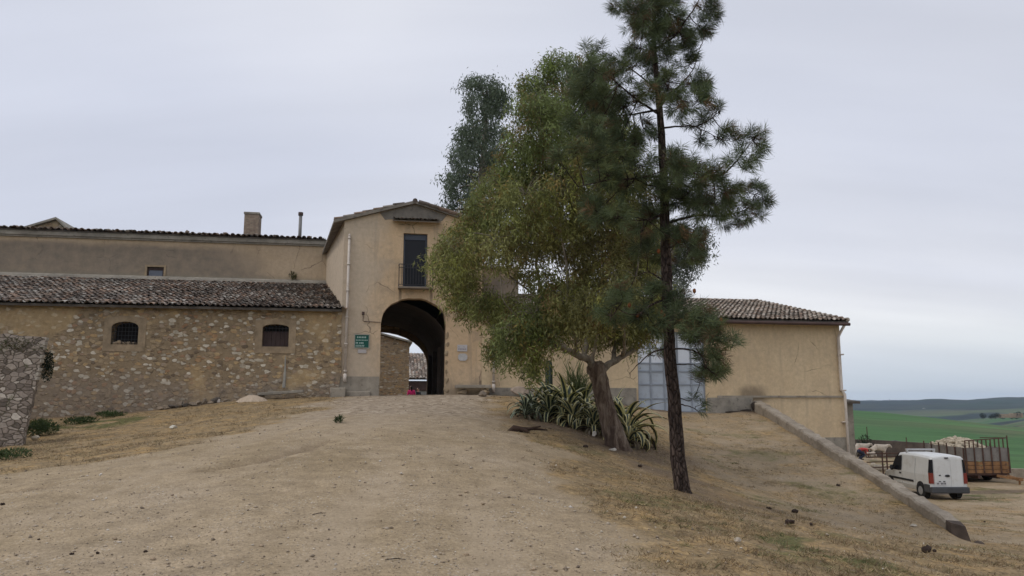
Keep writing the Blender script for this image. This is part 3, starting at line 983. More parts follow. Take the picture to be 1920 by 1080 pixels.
b.prism([(vL - 1.2, .1), (uR2 - .45, .1), (uR2 - .45, 6.4), (vL - 1.2, 6.4)], DEEP, DEEP + .35, [rear])
b.build('rear_wall', M_gate, gate)
# roof: two slopes, a mortared verge, tiles along the ridge and eaves
b = BB(o); t = BB(o)
f0, f1 = -0.16, DEEP
eL0 = fac(622, 416, f0); eLb = (fac(604, 470, 7.0)[0], zE - .06)
uLe = uL - 0.42
th = 0.13
sl = (zP - zE) / (uP - uL)
zl = lambda u: zP - abs(u - uP) * sl
uLe2 = eLb[0] - .15
P = [(uLe, f0, zl(uLe)), (uP, f0, zP), (uP, f1, zP), (uLe2 - .5, f1, zl(uLe))]
b.hexa([(p[0], p[1], p[2] + .005) for p in P] + [(p[0], p[1], p[2] + th) for p in P])
uRe = uR2 + .35
P = [(uP + .002, f0, zP), (uRe, f0, zl(uRe)), (uRe, f1, zl(uRe)), (uP + .002, f1, zP)]
b.hexa([(p[0], p[1], p[2] + .005) for p in P] + [(p[0], p[1], p[2] + th) for p in P])
M_cemdark = paint('lichened_cement', (0.185, 0.165, 0.14), 0.95, 0.3, 2.0, dirt=(0.10, 0.09, 0.078), bump=0.4)
roof = b.build('roof', M_cemdark, gate)
tile_roof(t, (uLe, f0 + .1, zl(uLe) + th), (0, 1, 0), (uP - uLe, 0, zP - zl(uLe)), DEEP - .3, math.hypot(uP - uLe, zP - zl(uLe)) - .1, seed=3, pitch=.26, row=.42, r=.1, pal=DARK_PAL)
tile_roof(t, (uRe, f0 + .1, zl(uRe) + th), (0, 1, 0), (uP - uRe, 0, zP - zl(uRe)), DEEP - .3, math.hypot(uP - uRe, zP - zl(uRe)) - .1, seed=4, pitch=.26, row=.42, r=.1, pal=DARK_PAL)
for k in range(28):    # ridge tiles
    q = f0 + k * .42
    t.tube([(uP, q, zP + .12), (uP, q + .46, zP + .10)], [.105, .09], 8, True, tuple(q * .7 for q in random.choice(TILE_PAL)))
for k in range(9):     # tiles bedded along the right-hand verge
    u = uP + .15 + k * .42
    t.tube([(u, f0 + .02, zl(u) + th - .01), (u + .44, f0 + .02, zl(u + .44) + th + .02)], [.09, .08], 8, True, tuple(q * .62 for q in random.choice(TILE_PAL)))
t.build('roof_tiles', M_tile, roof, recalc=False)
# grey cement patch under the gable
b = BB(o)
gp = [fac(715, 404), fac(745, 412), fac(800, 413), fac(838, 412), fac(830, 404)]
gp = [(fac(712, 407)[0], zl(fac(712, 407)[0]) - .02), (uP, zP - .02), (fac(838, 407)[0], zl(fac(838, 407)[0]) - .02), (fac(838, 407)[0] - .2, zl(fac(838, 407)[0]) - .28), (fac(735, 410)[0], fac(735, 411)[1]), (fac(722, 410)[0], zl(fac(712, 407)[0]) - .3)]
b.prism(gp, -0.012, 0.1)
b.build('gable_render', M_cemdark, gate)
# small tiled canopy over the balcony door
b = BB(o); t = BB(o)
c0u, c0z = fac(736, 416); c1u, _ = fac(826, 416)
b.hexa([(c0u, -.36, c0z - .04), (c1u, -.36, c0z - .04), (c1u, -.0125, c0z + .06), (c0u, -.0125, c0z + .06), (c0u, -.36, c0z + .0), (c1u, -.36, c0z + .0), (c1u, -.0125, c0z + .10), (c0u, -.0125, c0z + .10)])
can = b.build('canopy', M_soffit, gate)
tile_roof(t, (c0u, -.40, c0z + .01), (1, 0, 0), (0, .4, .11), c1u - c0u, .42, pitch=.155, row=.36, seed=9, r=.062)
t.build('canopy_tiles', M_tile, can, recalc=False)
# balcony door: shutter box above, dark glass behind, one reflected warm patch
b = BB(o)
fw = .07
b.prism([(d0u + .012, d1z + .012), (d1u - .012, d1z + .012), (d1u - .012, d0z - .012), (d0u + .012, d0z - .012)], .14, .22, [[(d0u + fw, d1z + fw), (d1u - fw, d1z + fw), (d1u - fw, d0z - fw), (d0u + fw, d0z - fw)]])
bd = b.build('balcony_door', M_shut, gate)
b = BB(o); zs_ = fac(780, 449)[1]
for k in range(6):
    z0 = zs_ + (d0z - fw - zs_) * k / 6
    b.box(d0u + fw, d1u - fw, .13, .165, z0 + .006, z0 + (d0z - fw - zs_) / 6 - .002)
b.build('roller_shutter', paint('blue_grey_slat', (0.10, 0.115, 0.15), .6, .12), bd)
b = BB(o)
b.box(d0u + fw, d1u - fw, .19, .21, d1z + fw, d0z - fw)
b.build('glass', M_glass, bd)
b = BB(o)
b.box(d0u - .1, d1u + .1, .6, 2.5, d1z - .05, d0z + .05)
b.build('room', M_dark, bd)
# balcony
b = BB(o)
r0u, r0z = fac(748, 498); r1u, _ = fac(811, 498)
zb = fac(780, 540)[1]
b.box(r0u - .02, r1u + .02, -.42, -.002, zb - .07, zb)
bal = b.build('balcony', paint('balcony_slab', (0.20, .165, .13), .9, .2), gate)
b = BB(o)
hr = r0z
for (p, q) in (((r0u, -.38), (r1u, -.38)), ((r0u, -.38), (r0u, -.01)), ((r1u, -.38), (r1u, -.01))):
    b.bar((p[0], p[1], hr), (q[0], q[1], hr), .035, .028); b.bar((p[0], p[1], hr - .14), (q[0], q[1], hr - .14), .02, .02)
    b.bar((p[0], p[1], zb + .08), (q[0], q[1], zb + .08), .025, .02)
for k in range(13):
    u = r0u + (r1u - r0u) * k / 12
    b.rod((u, -.38, zb + (.0 if k % 12 == 0 else .08)), (u, -.38, hr), .016 if k % 12 == 0 else .011, 5)
for u in (r0u, r1u):
    for k in (1, 2): b.rod((u, -.38 + .13 * k, zb + .08), (u, -.38 + .13 * k, hr), .009, 5)
b.build('railing', M_iron, bal)
# pale plaster surround of the door opening is the wall itself; downpipe on the left
def downpipe(off, root, x, y0, y1, r=.052, jog=None, mat=None):
    b = BB(off)
    u0, z0 = fac(x, y0); u1, z1 = fac(x, y1)
    u = (u0 + u1) / 2
    b.rod((u, -.09, z1 + .3), (u, -.09, z0), r, 10)
    b.rod((u, -.09, z1), (u, -.09, z1 + .32), r * 1.35, 10)
    nb = max(2, int((z0 - z1) / 1.1))
    for k in range(nb + 1):
        zz = z1 + .4 + (z0 - z1 - .5) * k / nb
        b.box(u - r * 1.25, u + r * 1.25, -.09 - r * 1.2, -.003, zz, zz + .05)
    b.rod((u, -.09, z0), (u, -.01, z0 + .09), r, 10)
    return b.build('downpipe', mat or M_pipe, root, True)


downpipe(o, gate, 651, 444, 716)
# cement plinth band and the rough footing at both corners
b = BB(o)
pz = fac(680, 706)[1]
b.box(uL - .035, aL + .0, -.03, -.002, .4, pz)
b.build('plinth', M_cement2, gate)
b = BB(o)
fu0, fz0 = fac(632, 727); fu1, _ = fac(655, 727)
b.box(fu0 - .25, fu0 + .35, -.42, -.033, .9, fz0)
b.box(fu0 + .355, aL - .35, -.2, -.033, .9, fz0 - .14)
b.build('footing', M_cement2, gate, bevel=.03)
for k in range(8):
    z0 = 1.5 + k * .37
    b = BB(o)
    w_ = random.uniform(.06, .17)
    b.lump((aR + w_ * .4, .03, z0 + .15), (w_, .07, random.uniform(.12, .2)), k, 2, .3, 1, None, 6)
    b.build('arch_stone', M_stonefr, gate)
# thin conduit and lamp bracket left of the arch
b = BB(o)
lu, lz = fac(681, 590); lu2, lz2 = fac(684, 603)
b.tube([(lu, -.03, lz), (lu, -.03, lz2 + .03), (lu + .06, -.03, lz2), (aL, -.03, lz2 - .02)], .014, 5)
b.box(lu - .05, lu + .05, -.09, -.002, lz, lz + .11)
b.build('conduit', M_gutter, gate)

# ================================================================== stone barn (left, low)
bu0 = -27.0; bu1 = uL + .03
eZ = (fac(100, 577)[1] + fac(625, 581)[1]) / 2
BV = 7.0
rz1 = fac(500, 532, BV)[1]
o2 = (-12, 0, 1.2)
barn = root_at('stone_barn', -12, 0, 1.2, 'low rubble stone barn with clay tile roof left of the archway', 'barn')
wins = []
for (x0, x1, yt, ys, yb) in ((208, 259, 603, 613, 646), (491, 541, 608, 614, 650)):
    q0, zb_ = fac(x0, yb); q1, _ = fac(x1, yb); zt = fac((x0 + x1) / 2, yt)[1]; zs = fac(x0, ys)[1]
    wins.append((q0, q1, zb_, zs, zt))
b = BB(o2)
holes = []
for (q0, q1, zb_, zs, zt) in wins:
    holes.append([(q1 + .0, zb_)] + arch_pts(q0, q1, zs, zt - zs, 8) + [(q0, zb_)])
jr = random.Random(5)
right_edge = [(bu1 + jr.uniform(-.05, .05), -.3 + k * (eZ + .3) / 14) for k in range(15)]
b.prism([(bu0, -.4)] + right_edge + [(bu0, eZ)], -.06, .5, holes)
b.build('wall', M_rubble, barn)
b = BB(o2)
b.box(bu0, bu0 + .5, .5, BV, -.4, eZ)
b.build('end_wall', M_rubble, barn)
b = BB(o2)
ev = -.34
b.hexa([(bu0, ev, eZ - .04), (bu1 - .0, ev, eZ - .04), (uLb + .1, BV, rz1 - .04), (bu0, BV, rz1 - .04), (bu0, ev, eZ + .05), (bu1 - .0, ev, eZ + .05), (uLb + .1, BV, rz1 + .05), (bu0, BV, rz1 + .05)])
roof = b.build('roof', M_under, barn)
t = BB(o2)
tile_roof(t, (bu0, ev - .05, eZ + .05), (1, 0, 0), (0, BV - ev, rz1 - eZ), bu1 - bu0 + .2, math.hypot(BV - ev, rz1 - eZ) - .1, pitch=.225, row=.40, seed=11, r=.09,
          clip=lambda p: p.x < bu1 + .0 + (uLb - bu1) * (p.y / BV), messy=1.6)
t.build('roof_tiles', M_tile, roof, recalc=False)
b = BB(o2)     # mortar flashing where the roof meets the upper wall
b.hexa([(bu0, BV - .34, rz1 + .02), (bu1 - .8, BV - .34, rz1 + .02), (bu1 - .8, BV - .003, rz1 + .1), (bu0, BV - .003, rz1 + .1), (bu0, BV - .3, rz1 + .13), (bu1 - .8, BV - .3, rz1 + .13), (bu1 - .8, BV - .003, rz1 + .24), (bu0, BV - .003, rz1 + .24)])
b.build('flashing', M_cement, roof)
for i, (q0, q1, zb_, zs, zt) in enumerate(wins):
    b = BB(o2)
    s = .27
    sur = [(q0 - s, zb_ - .26), (q1 + s, zb_ - .26), (q1 + s, zt + .13)] + [((q0 + q1) / 2 + .2, zt + .21), ((q0 + q1) / 2 - .2, zt + .21), (q0 - s, zt + .13)]
    b.prism(sur, -.078, .12, [[(q1 - .003, zb_ + .003)] + [(p[0], p[1] - .003) for p in arch_pts(q0 + .003, q1 - .003, zs, zt - zs, 8)] + [(q0 + .003, zb_ + .003)]])
    wn_ = b.build('window', M_stonefr, barn)
    b = BB(o2)
    if i == 0:
        for k in range(9): b.rod((q0 + (q1 - q0) * k / 8, -.02, zb_), (q0 + (q1 - q0) * k / 8, -.02, zt), .011, 5)
        for k in range(6): b.rod((q0, -.03, zb_ + (zt - zb_) * (k + .4) / 6), (q1, -.03, zb_ + (zt - zb_) * (k + .4) / 6), .009, 5)
    else:
        for k in range(9): b.rod((q0 + (q1 - q0) * k / 8, .03, zs - .2), (q0 + (q1 - q0) * k / 8, .03, zt), .011, 5)
        b.rod((q0, .02, zs - .02), (q1, .02, zs - .02), .012, 5)
    b.build('grille', M_iron, wn_)
    b = BB(o2)
    b.box(q0 - .1, q1 + .1, .5, .9, zb_ - .1, zt + .1)
    b.build('dark_room', M_dark, wn_)
    if i == 1:
        b = BB(o2)
        for k in range(6):
            b.box(q0 + (q1 - q0) * k / 6 + .004, q0 + (q1 - q0) * (k + 1) / 6 - .004, .1, .14, zb_ + .01, zs - .14)
        b.build('shutter', M_brown, wn_)
    else:
        b = BB(o2)
        for k in range(5):
            uu = q0 + .12 + k * .17
            b.lump((uu, .08, zb_ + .05), (.11, .12, .07 + .03 * (k % 2)), 30 + k)
        b.build('rubble_sill', M_stonefr, wn_)
# cement drip line under the right window and its lime run
b = BB(o2)
q0, q1, zb_, zs, zt = wins[1]
lu_, lz_ = fac(535, 668); _, lz2_ = fac(535, 727)
b.tube([(lu_, -.05, lz2_), (lu_ + .02, -.05, (lz_ + lz2_) / 2), (lu_ + .01, -.05, lz_)], [.075, .05, .02], 6)
b.build('lime_run', paint('lime_run', (.30, .285, .25), .95, .2), barn)

# ================================================================== long upper building behind the barn
o3 = (-14, BV, 1.2)
u_r = fac(612, 500, BV)[0]
topz = (fac(50, 437, BV)[1] + fac(590, 461, BV)[1]) / 2
long_ = root_at('farm_building', -14, BV, 1.2, 'long stained plaster building rising behind the stone barn', 'farm building')
w0u, w0z = fac(276, 500, BV); w1u, w1z = fac(306, 527, BV)
b = BB(o3)
b.prism([(bu0 - 4, .5), (u_r + .02, .5), (u_r + .02, topz), (bu0 - 4, topz)], BV, BV + .45, [[(w0u, w1z), (w1u, w1z), (w1u, w0z), (w0u, w0z)]])
b.box(bu0 - 4, bu0 - 3.5, BV + .45, BV + 9, .5, topz)
b.box(bu0 - 4, u_r + .02, BV + 8.6, BV + 9, .5, topz)
b.build('wall', M_upper, long_)
b = BB(o3)
b.box(bu0 - 4, u_r + .3, BV - .16, BV - .002, topz - .02, topz + .17)
b.box(bu0 - 4, u_r + .3, BV - .09, BV - .002, topz - .10, topz - .022)
b.build('cornice', M_cement, long_)
b = BB(o3)
rs = math.tan(R(6.5))
b.hexa([(bu0 - 4, BV - .2, topz + .172), (u_r + .3, BV - .2, topz + .172), (u_r + .3, BV + 9, topz + .172 + 9 * rs), (bu0 - 4, BV + 9, topz + .172 + 9 * rs),
        (bu0 - 4, BV - .2, topz + .22), (u_r + .3, BV - .2, topz + .22), (u_r + .3, BV + 9, topz + .22 + 9 * rs), (bu0 - 4, BV + 9, topz + .22 + 9 * rs)])
roof = b.build('roof', M_under, long_)
t = BB(o3)
tile_roof(t, (bu0 - 4, BV - .3, topz + .2), (1, 0, 0), (0, 1, rs), u_r - bu0 + 4, 2.2, pitch=.26, row=.42, seed=21, r=.1, messy=2.6)
t.build('roof_tiles', M_tile, roof, recalc=False)
jr = random.Random(77)
# loose tiles and stones weighing the eaves down
for k in range(30):
    uu = jr.uniform(-19, u_r - .5)
    t = BB(o3)
    t.lump((uu, BV - .02 + jr.uniform(-.1, .2), topz + .36), (jr.uniform(.08, .15), .12, jr.uniform(.05, .10)), k, 1, .3, 1, tuple(q * .75 for q in jr.choice(TILE_PAL)))
    t.build('weight_stone', M_tile, roof)
b = BB(o3)
fr = .07
b.prism([(w0u - .09, w1z - .05), (w1u + .09, w1z - .05), (w1u + .09, w0z + .09), (w0u - .09, w0z + .09)], BV - .03, BV + .05, [[(w0u + .003, w1z + .003), (w1u - .003, w1z + .003), (w1u - .003, w0z - .003), (w0u + .003, w0z - .003)]])
wd = b.build('window', M_stonefr, long_)
b = BB(o3)
b.prism([(w0u + .003, w1z + .003), (w1u - .003, w1z + .003), (w1u - .003, w0z - .003), (w0u + .003, w0z - .003)], BV + .06, BV + .12, [[(w0u + fr, w1z + fr), (w1u - fr, w1z + fr), (w1u - fr, w0z - 2.2 * fr), (w0u + fr, w0z - 2.2 * fr)]])
b.build('frame', M_brown, wd)
b = BB(o3)
b.box(w0u + fr - .01, w1u - fr + .01, BV + .09, BV + .11, w1z + fr - .01, w0z - 2.2 * fr + .01)
b.build('pane', paint('hazy_pane', (.10, .115, .15), .25, .1, spec=.5), wd)
# brick chimney and metal flue
b = BB(o3)
c0, cz0 = fac(456, 444, 9.0); c1, cz1 = fac(486, 398, 9.0)
b.box(c0, c1, 9.0, 9.9, cz0 - .5, cz1 - .12)
ch = b.build('chimney', M_brick, long_, bevel=.02)
b = BB(o3)
b.box(c0 - .03, c1 + .03, 8.97, 9.93, cz1 - .118, cz1)
b.build('chimney_cap', M_cement, ch, bevel=.02)
b = BB(o3)
f_u, fz_ = fac(562, 446, 8.2); _, fz1 = fac(562, 404, 8.2)
b.rod((f_u, 8.2, fz_ - .4), (f_u, 8.2, fz1), .085, 10)
fl_ = b.build('flue_pipe', paint('zinc_pipe', (.22, .215, .21), .55, .2, 3), long_, True)
b = BB(o3)
b.rod((f_u, 8.2, fz1), (f_u, 8.2, fz1 + .16), .125, 10)
b.build('flue_cap', M_gutter, fl_)

# small gabled house further back
o4 = (-17, 17, 2)
hut = root_at('gabled_house', -17, 17, 2, 'small gabled roof peeping over the long building at far left', 'house')
g0, gz0 = fac(42, 425, 17); g1, gz1 = fac(107, 409, 17); g2, gz2 = fac(128, 431, 17)
b = BB(o4)
b.prism([(g0 - .5, 2), (g2, 2), (g2, gz2 - .2), (g1, gz1 - .12), (g0 - .5, gz0 - .35)], 17, 21)
b.build('wall', M_rubble2, hut)
b = BB(o4)
for (p, q) in (((g0 - .8, gz0 - .42), (g1, gz1)), ((g1, gz1), (g2 + .4, gz2 - .32))):
    b.hexa([(p[0], 16.8, p[1] - .1), (q[0], 16.8, q[1] - .1), (q[0], 21.2, q[1] - .1), (p[0], 21.2, p[1] - .1), (p[0], 16.8, p[1] + .03), (q[0], 16.8, q[1] + .03), (q[0], 21.2, q[1] + .03), (p[0], 21.2, p[1] + .03)])
b.build('roof', M_cement, hut)

# ================================================================== garage building (right wing)
o5 = (11, 0, 0)
gar = root_at('garage_building', 11, 0, 0, 'ochre plastered wing with clay tile roof and big metal doors', 'garage')
r1 = fac(1578, 680)[0]; r0 = uR2 + .003
gz = (fac(1400, 605)[1] + fac(1580, 609)[1]) / 2
gd0, gdb = fac(1198, 772); gd1, _ = fac(1326, 772); gdt = fac(1260, 622)[1]
led = (fac(1345, 745)[1] + fac(1580, 743)[1]) / 2
b = BB(o5)
b.prism([(r0, .6), (gd0, .6), (gd0, gdt), (gd1, gdt), (gd1, -4), (r1, -4), (r1, gz), (r0, gz)], 0.01, .5)
b.box(r1 - .45, r1 - .004, .5, 15.5, -4, gz)
gv = 8.3
rz_ = fac(1415, 568, gv)[1]
# gable triangle of the far side
b.prism([(.5, gz), (15.5, gz), (gv, rz_ - .1)], r1 - .45, r1 - .004, plane='vz')
b.build('wall', M_ochre, gar)
b = BB(o5)
lu0 = fac(1345, 745)[0]
b.box(lu0, r1 + .05, -.05, .008, led - .035, led + .05)
b.build('ledge', M_cement2, gar)
b = BB(o5)
k0 = fac(1326, 745)[0]; k1 = fac(1409, 745)[0]
b.box(gd1 + .01, k1, -.10, .008, .3, led - .038)
b.build('base_course', M_cement, gar)
b = BB(o5)
b.box(r0 + .3, gd0 - .1, -.04, .008, .6, fac(1000, 727)[1])
b.build('base_course', M_cement, gar)
b = BB(o5)
b.box(fac(1545, 820)[0], r1 + .02, -.06, .008, -4, fac(1570, 820)[1])
b.build('base_course', M_cement, gar)
b = BB(o5)
ge = -.38
P = [(r0 - .25, ge, gz + .02), (r1 + .22, ge, gz + .02), (r1 + .22, gv, rz_), (r0 - .25, gv, rz_)]
b.hexa(P + [(p[0], p[1], p[2] + .09) for p in P])
P = [(r0 - .25, gv + .002, rz_), (r1 + .22, gv + .002, rz_), (r1 + .22, 16, gz), (r0 - .25, 16, gz)]
b.hexa(P + [(p[0], p[1], p[2] + .09) for p in P])
roof = b.build('roof', M_under, gar)
PAL2 = [(.29, .235, .19), (.33, .28, .23), (.25, .195, .155), (.37, .325, .275), (.29, .21, .16), (.19, .155, .13), (.42, .375, .325), (.31, .265, .225)]
t = BB(o5)
tile_roof(t, (r0, ge - .04, gz + .11), (1, 0, 0), (0, gv - ge, rz_ - gz - .02), r1 - r0 + .22, math.hypot(gv - ge, rz_ - gz), pitch=.23, row=.40, seed=31, pal=PAL2, messy=1.2)
for k in range(48):
    u = r0 + k * .42
    if u > r1: break
    t.tube([(u, gv, rz_ + .12), (u + .46, gv, rz_ + .10)], [.10, .09], 8, True, random.choice(PAL2))
for k in range(20):
    q = ge + k * .43; zz = gz + .14 + (rz_ - gz) * (q - ge) / (gv - ge)
    if q > gv - .2: break
    t.tube([(r1 + .2, q, zz + .05), (r1 + .2, q + .47, zz + .09)], [.10, .085], 8, True, random.choice(PAL2))
t.build('roof_tiles', M_tile, roof, recalc=False)
b = BB(o5)
b.tube([(r0, ge - .10, gz - .03), (r1 + .2, ge - .10, gz - .03)], .075, 10)
b.box(r0, r1 + .18, ge - .02, .008, gz - .045, gz + .017)
b.build('gutter', M_gutter, gar)
downpipe(o5, gar, 925, 600, 735, .05)
b = BB(o5)     # corner downpipe with its offset
pu = r1 - .16
pz0 = gz - .35
pl_ = [(r1 - .05, ge - .08, gz - .08), (r1 - .05, -.2, gz - .3), (pu, -.10, pz0 - .25), (pu, -.10, led + .35), (pu + .1, -.18, led + .1), (pu + .1, -.18, -2.3)]
b.tube(pl_, .06, 10)
for zz in (3.6, 2.0, 0.6, -.8): b.box(pu - .02, pu + .18, -.19, .008, zz, zz + .06)
b.build('downpipe', M_pipe, gar, True)
# big double door: framed, glazed in its upper part
b = BB(o5)
dw = gd1 - gd0; dh = gdt - gdb
b.box(gd0, gd1, .16, .2, gdb - .25, gdb + dh * .60)
gdoor = b.build('garage_door', M_door, gar)
b = BB(o5)
ncol = 5; rows = [0, .16, .335, .50, .60, .79, .99]
for k in range(ncol + 1):
    u = gd0 + dw * k / ncol
    wdt = .06 if k in (0, ncol) else .035
    b.box(max(gd0, u - wdt), min(gd1, u + wdt), .12, .21 if k in (0, 5) else .158, gdb - .2, gdt)
for q in rows:
    b.box(gd0 + .06, gd1 - .06, .128, .157, gdb + dh * q - .025, gdb + dh * q + .03)
b.build('door_frame', M_doorfr, gdoor)
b = BB(o5)
for i in range(ncol):
    for j in range(4, 6):
        b.box(gd0 + dw * i / ncol + .036, gd0 + dw * (i + 1) / ncol - .036, .159, .172, gdb + dh * rows[j] + .031, gdb + dh * rows[j + 1] - .026)
M_white = paint('painted_sky_pane', (.74, .78, .84), .15, .06, spec=.6)  # pale pane colour stands in for the sky's reflection
b.build('pane', M_white, gdoor)
b = BB(o5)
b.box(gd0 - .1, gd1 + .1, .205, .5, gdb + dh * .58, gdt + .1)
b.build('lintel_back', M_dark, gdoor)
b = BB(o5)
b.box(gd0 - .15, gd1 + .25, -.35, .0, .3, gdb - .03)
b.build('threshold', M_cement2, gar)
# taller block behind, seen through the tree
b = BB(o5)
q0 = uR2 + .003; q1 = fac(972, 540, 6)[0]; qz = fac(950, 503, 6)[1]
b.box(q0, q1, 6, 10, gz, qz)
b.build('upper_wall', M_upper, gar)
b = BB(o5)
b.hexa([(q0, 5.7, qz + .002), (q1 + .2, 5.7, qz + .002), (q1 + .2, 10.2, qz + .4), (q0, 10.2, qz + .4), (q0, 5.7, qz + .12), (q1 + .2, 5.7, qz + .12), (q1 + .2, 10.2, qz + .52), (q0, 10.2, qz + .52)])
b.build('upper_roof', M_tile, gar)
# low annex behind the far corner
b = BB(o5)
x0, az0 = fac(1594, 757, 9.5)
b.box(r1 + .0, x0 + .16, 9.5, 14, -4, az0)
b.build('annex', M_cement2, gar)
b = BB(o5)
b.hexa([(r1, 9.2, az0 + .002), (x0 + .45, 9.2, az0 + .002), (x0 + .45, 14, az0 + .5), (r1, 14, az0 + .5), (r1, 9.2, az0 + .14), (x0 + .45, 9.2, az0 + .14), (x0 + .45, 14, az0 + .64), (r1, 14, az0 + .64)])
b.build('annex_roof', M_under, gar)
# damp dark patch of the wall above the ramp wall is grime with its own outline
# ================================================================== courtyard beyond the arch
o6 = (-5.5, 25, .6)
cy = root_at('courtyard_house', -5.5, 25, .6, 'stone courtyard house seen through the left half of the archway', 'house')
CV = 25.0
e1, ez1 = fac(768, 640, CV); e0, ez0 = fac(700, 621, CV)
b = BB(o6)
b.prism([(e1 - 9, -.5), (e1, -.5), (e1, ez1 - .12), (e0, ez0 - .1), (e1 - 9, ez0 + .7), ][:4] + [(e1 - 9, ez0 + .7)], CV, CV + 6)
b.build('wall', M_rubble2, cy)
b = BB(o6)
qa = (ez0 - ez1) / (e1 - e0); zq = ez1 + 9 * qa
b.hexa([(e1 - 9, CV - .25, zq - .13), (e1 + .2, CV - .25, ez1 - .13), (e1 + .2, CV + 6, ez1 - .13), (e1 - 9, CV + 6, zq - .13), (e1 - 9, CV - .25, zq), (e1 + .2, CV - .25, ez1), (e1 + .2, CV + 6, ez1), (e1 - 9, CV + 6, zq)])
b.build('roof', M_cement, cy)
o7 = (-3, 36, .5)
SV = 36.0
sh = root_at('courtyard_shed', -3, 36, .5, 'tiled shed roof seen through the right part of the archway', 'shed')
s0, sz0 = fac(764, 712, SV); s1, sz1 = fac(806, 712, SV); _, szt = fac(785, 664, SV + 6)
b = BB(o7)
b.box(s0 - 2, s1 + 6, SV, SV + 6, -.4, sz0 - .1)
b.build('wall', paint('shed_wall', (.33, .32, .31), .9, .15), sh)
b = BB(o7)
b.hexa([(s0 - 2, SV - .3, sz0), (s1 + 6, SV - .3, sz0), (s1 + 6, SV + 6, szt), (s0 - 2, SV + 6, szt), (s0 - 2, SV - .3, sz0 + .08), (s1 + 6, SV - .3, sz0 + .08), (s1 + 6, SV + 6, szt + .08), (s0 - 2, SV + 6, szt + .08)])
rf = b.build('roof', M_under, sh)
t = BB(o7)
tile_roof(t, (s0 - 2, SV - .35, sz0 + .08), (1, 0, 0), (0, 6.3, szt - sz0), s1 - s0 + 8, math.hypot(6.3, szt - sz0) - .1, pitch=.3, row=.55, seed=41, r=.11, pal=PAL2)
t.build('roof_tiles', M_tile, rf, recalc=False)
b = BB(o7)
b.box(s0 - 1.9, s1 + 5.9, SV - .1, SV - .002, sz0 - .95, sz0 - .12)
b.build('under_eave_strip', M_gutter, sh)  # dark brown strip just below the shed eave
# ------------------------------------------------------------------ trees
def leaf_mesh(name, C, D, L, Wd, T, mat, parent, seed=0, kink=0.0):
    """Every leaf a small lozenge: C base points, D directions (n,3), L lengths, Wd widths."""
    r = np.random.default_rng(seed + 9973)
    n = len(C)
    D = D / np.maximum(np.linalg.norm(D, axis=1, keepdims=True), 1e-6)
    rv = r.normal(size=(n, 3))
    S = np.cross(D, rv); S /= np.maximum(np.linalg.norm(S, axis=1, keepdims=True), 1e-6)
    L = np.broadcast_to(L, (n,))[:, None]; Wd = np.broadcast_to(Wd, (n,))[:, None]
    V = np.empty((n, 4, 3), np.float32)
    V[:, 0] = C; V[:, 2] = C + D * L
    m = C + D * L * 0.42
    V[:, 1] = m + S * Wd * 0.5; V[:, 3] = m - S * Wd * 0.5
    F = np.arange(n * 4, dtype=np.int32).reshape(n, 4)
    return np_mesh(name, V.reshape(-1, 3), F, mat, parent, np.repeat(T, 4, axis=0))


M_leaf = tinted('leaf', 0.65, 0.15, 2.0, 0.25, transl=0.34)
M_needle = tinted('needle', 0.6, 0.12, 2.0, 0.25, transl=0.2)


def bark(name, stops, sx=6, sz=0.7, bump=0.8, plates=0):
    n = NT(name, 0.95, 0.1)
    v = n.co((1, 1, sz / sx * 1.0))
    f = n.noise(n.co((sx, sx, sz)), 1.0, 6, 0.65, 0.6)
    c = n.ramp(f, stops)
    g = n.noise(n.co((sx * 4, sx * 4, sz * 5)), 1.0, 5, 0.7)
    c = n.mix(1.0, c, n.ramp(g, [(0.25, 0.65), (0.75, 1.25)]), 'MULTIPLY')
    hh = n.math('ADD', f, n.math('MULTIPLY', g, 0.6))
    if plates:
        ve = n.voro(n.warp(n.co((1, 1, .33)), 9, .05), plates, 'DISTANCE_TO_EDGE')['Distance']
        c = n.mix(n.math('MULTIPLY', n.rng(ve, .10, .01), .7), c, (.012, .009, .008))
        hh = n.math('ADD', hh, n.rng(ve, 0, .2))
    n.color(c)
    n.bump(hh, bump, 0.04)
    return n.done()


M_bark_e = bark('peeling_bark', [(0.30, (0.05, 0.034, 0.027)), (0.48, (0.115, 0.082, 0.062)), (0.60, (0.20, 0.155, 0.12)), (0.78, (0.33, 0.28, 0.225))], 6, 1.4, 1.0)
M_bark_limb = bark('pale_limb_bark', [(0.3, (0.11, 0.085, 0.065)), (0.5, (0.26, 0.225, 0.18)), (0.75, (0.40, 0.365, 0.31))], 5, 2.5, .5)
M_bark_p = bark('pine_bark', [(0.30, (0.03, 0.022, 0.019)), (0.5, (0.085, 0.062, 0.052)), (0.72, (0.18, 0.135, 0.112))], 13, 3.6, 1.0, 15)


def smooth_path(pts, k=4):
    """Catmull-Rom through (x, y, z, r) tuples."""
    P = [np.array(p, float) for p in pts]
    if len(P) < 3: return [tuple(p) for p in P]
    out = []
    for i in range(len(P) - 1):
        p0 = P[max(i - 1, 0)]; p1 = P[i]; p2 = P[i + 1]; p3 = P[min(i + 2, len(P) - 1)]
        for j in range(k):
            t = j / k
            q = 0.5 * (2 * p1 + (p2 - p0) * t + (2 * p0 - 5 * p1 + 4 * p2 - p3) * t * t + (3 * p1 - p0 - 3 * p2 + p3) * t ** 3)
            out.append(tuple(q))
    out.append(tuple(P[-1]))
    return out


def limb(mb, pts, n=8, jit=0.06, wob=0.0, rd=random):
    sp = smooth_path(pts)
    pp = [(p[0] + rd.uniform(-wob, wob), p[1] + rd.uniform(-wob, wob), p[2] + rd.uniform(-wob, wob)) for p in sp]
    mb.tube(pp, [max(.003, p[3]) for p in sp], n, True, None, jit)
    return pp


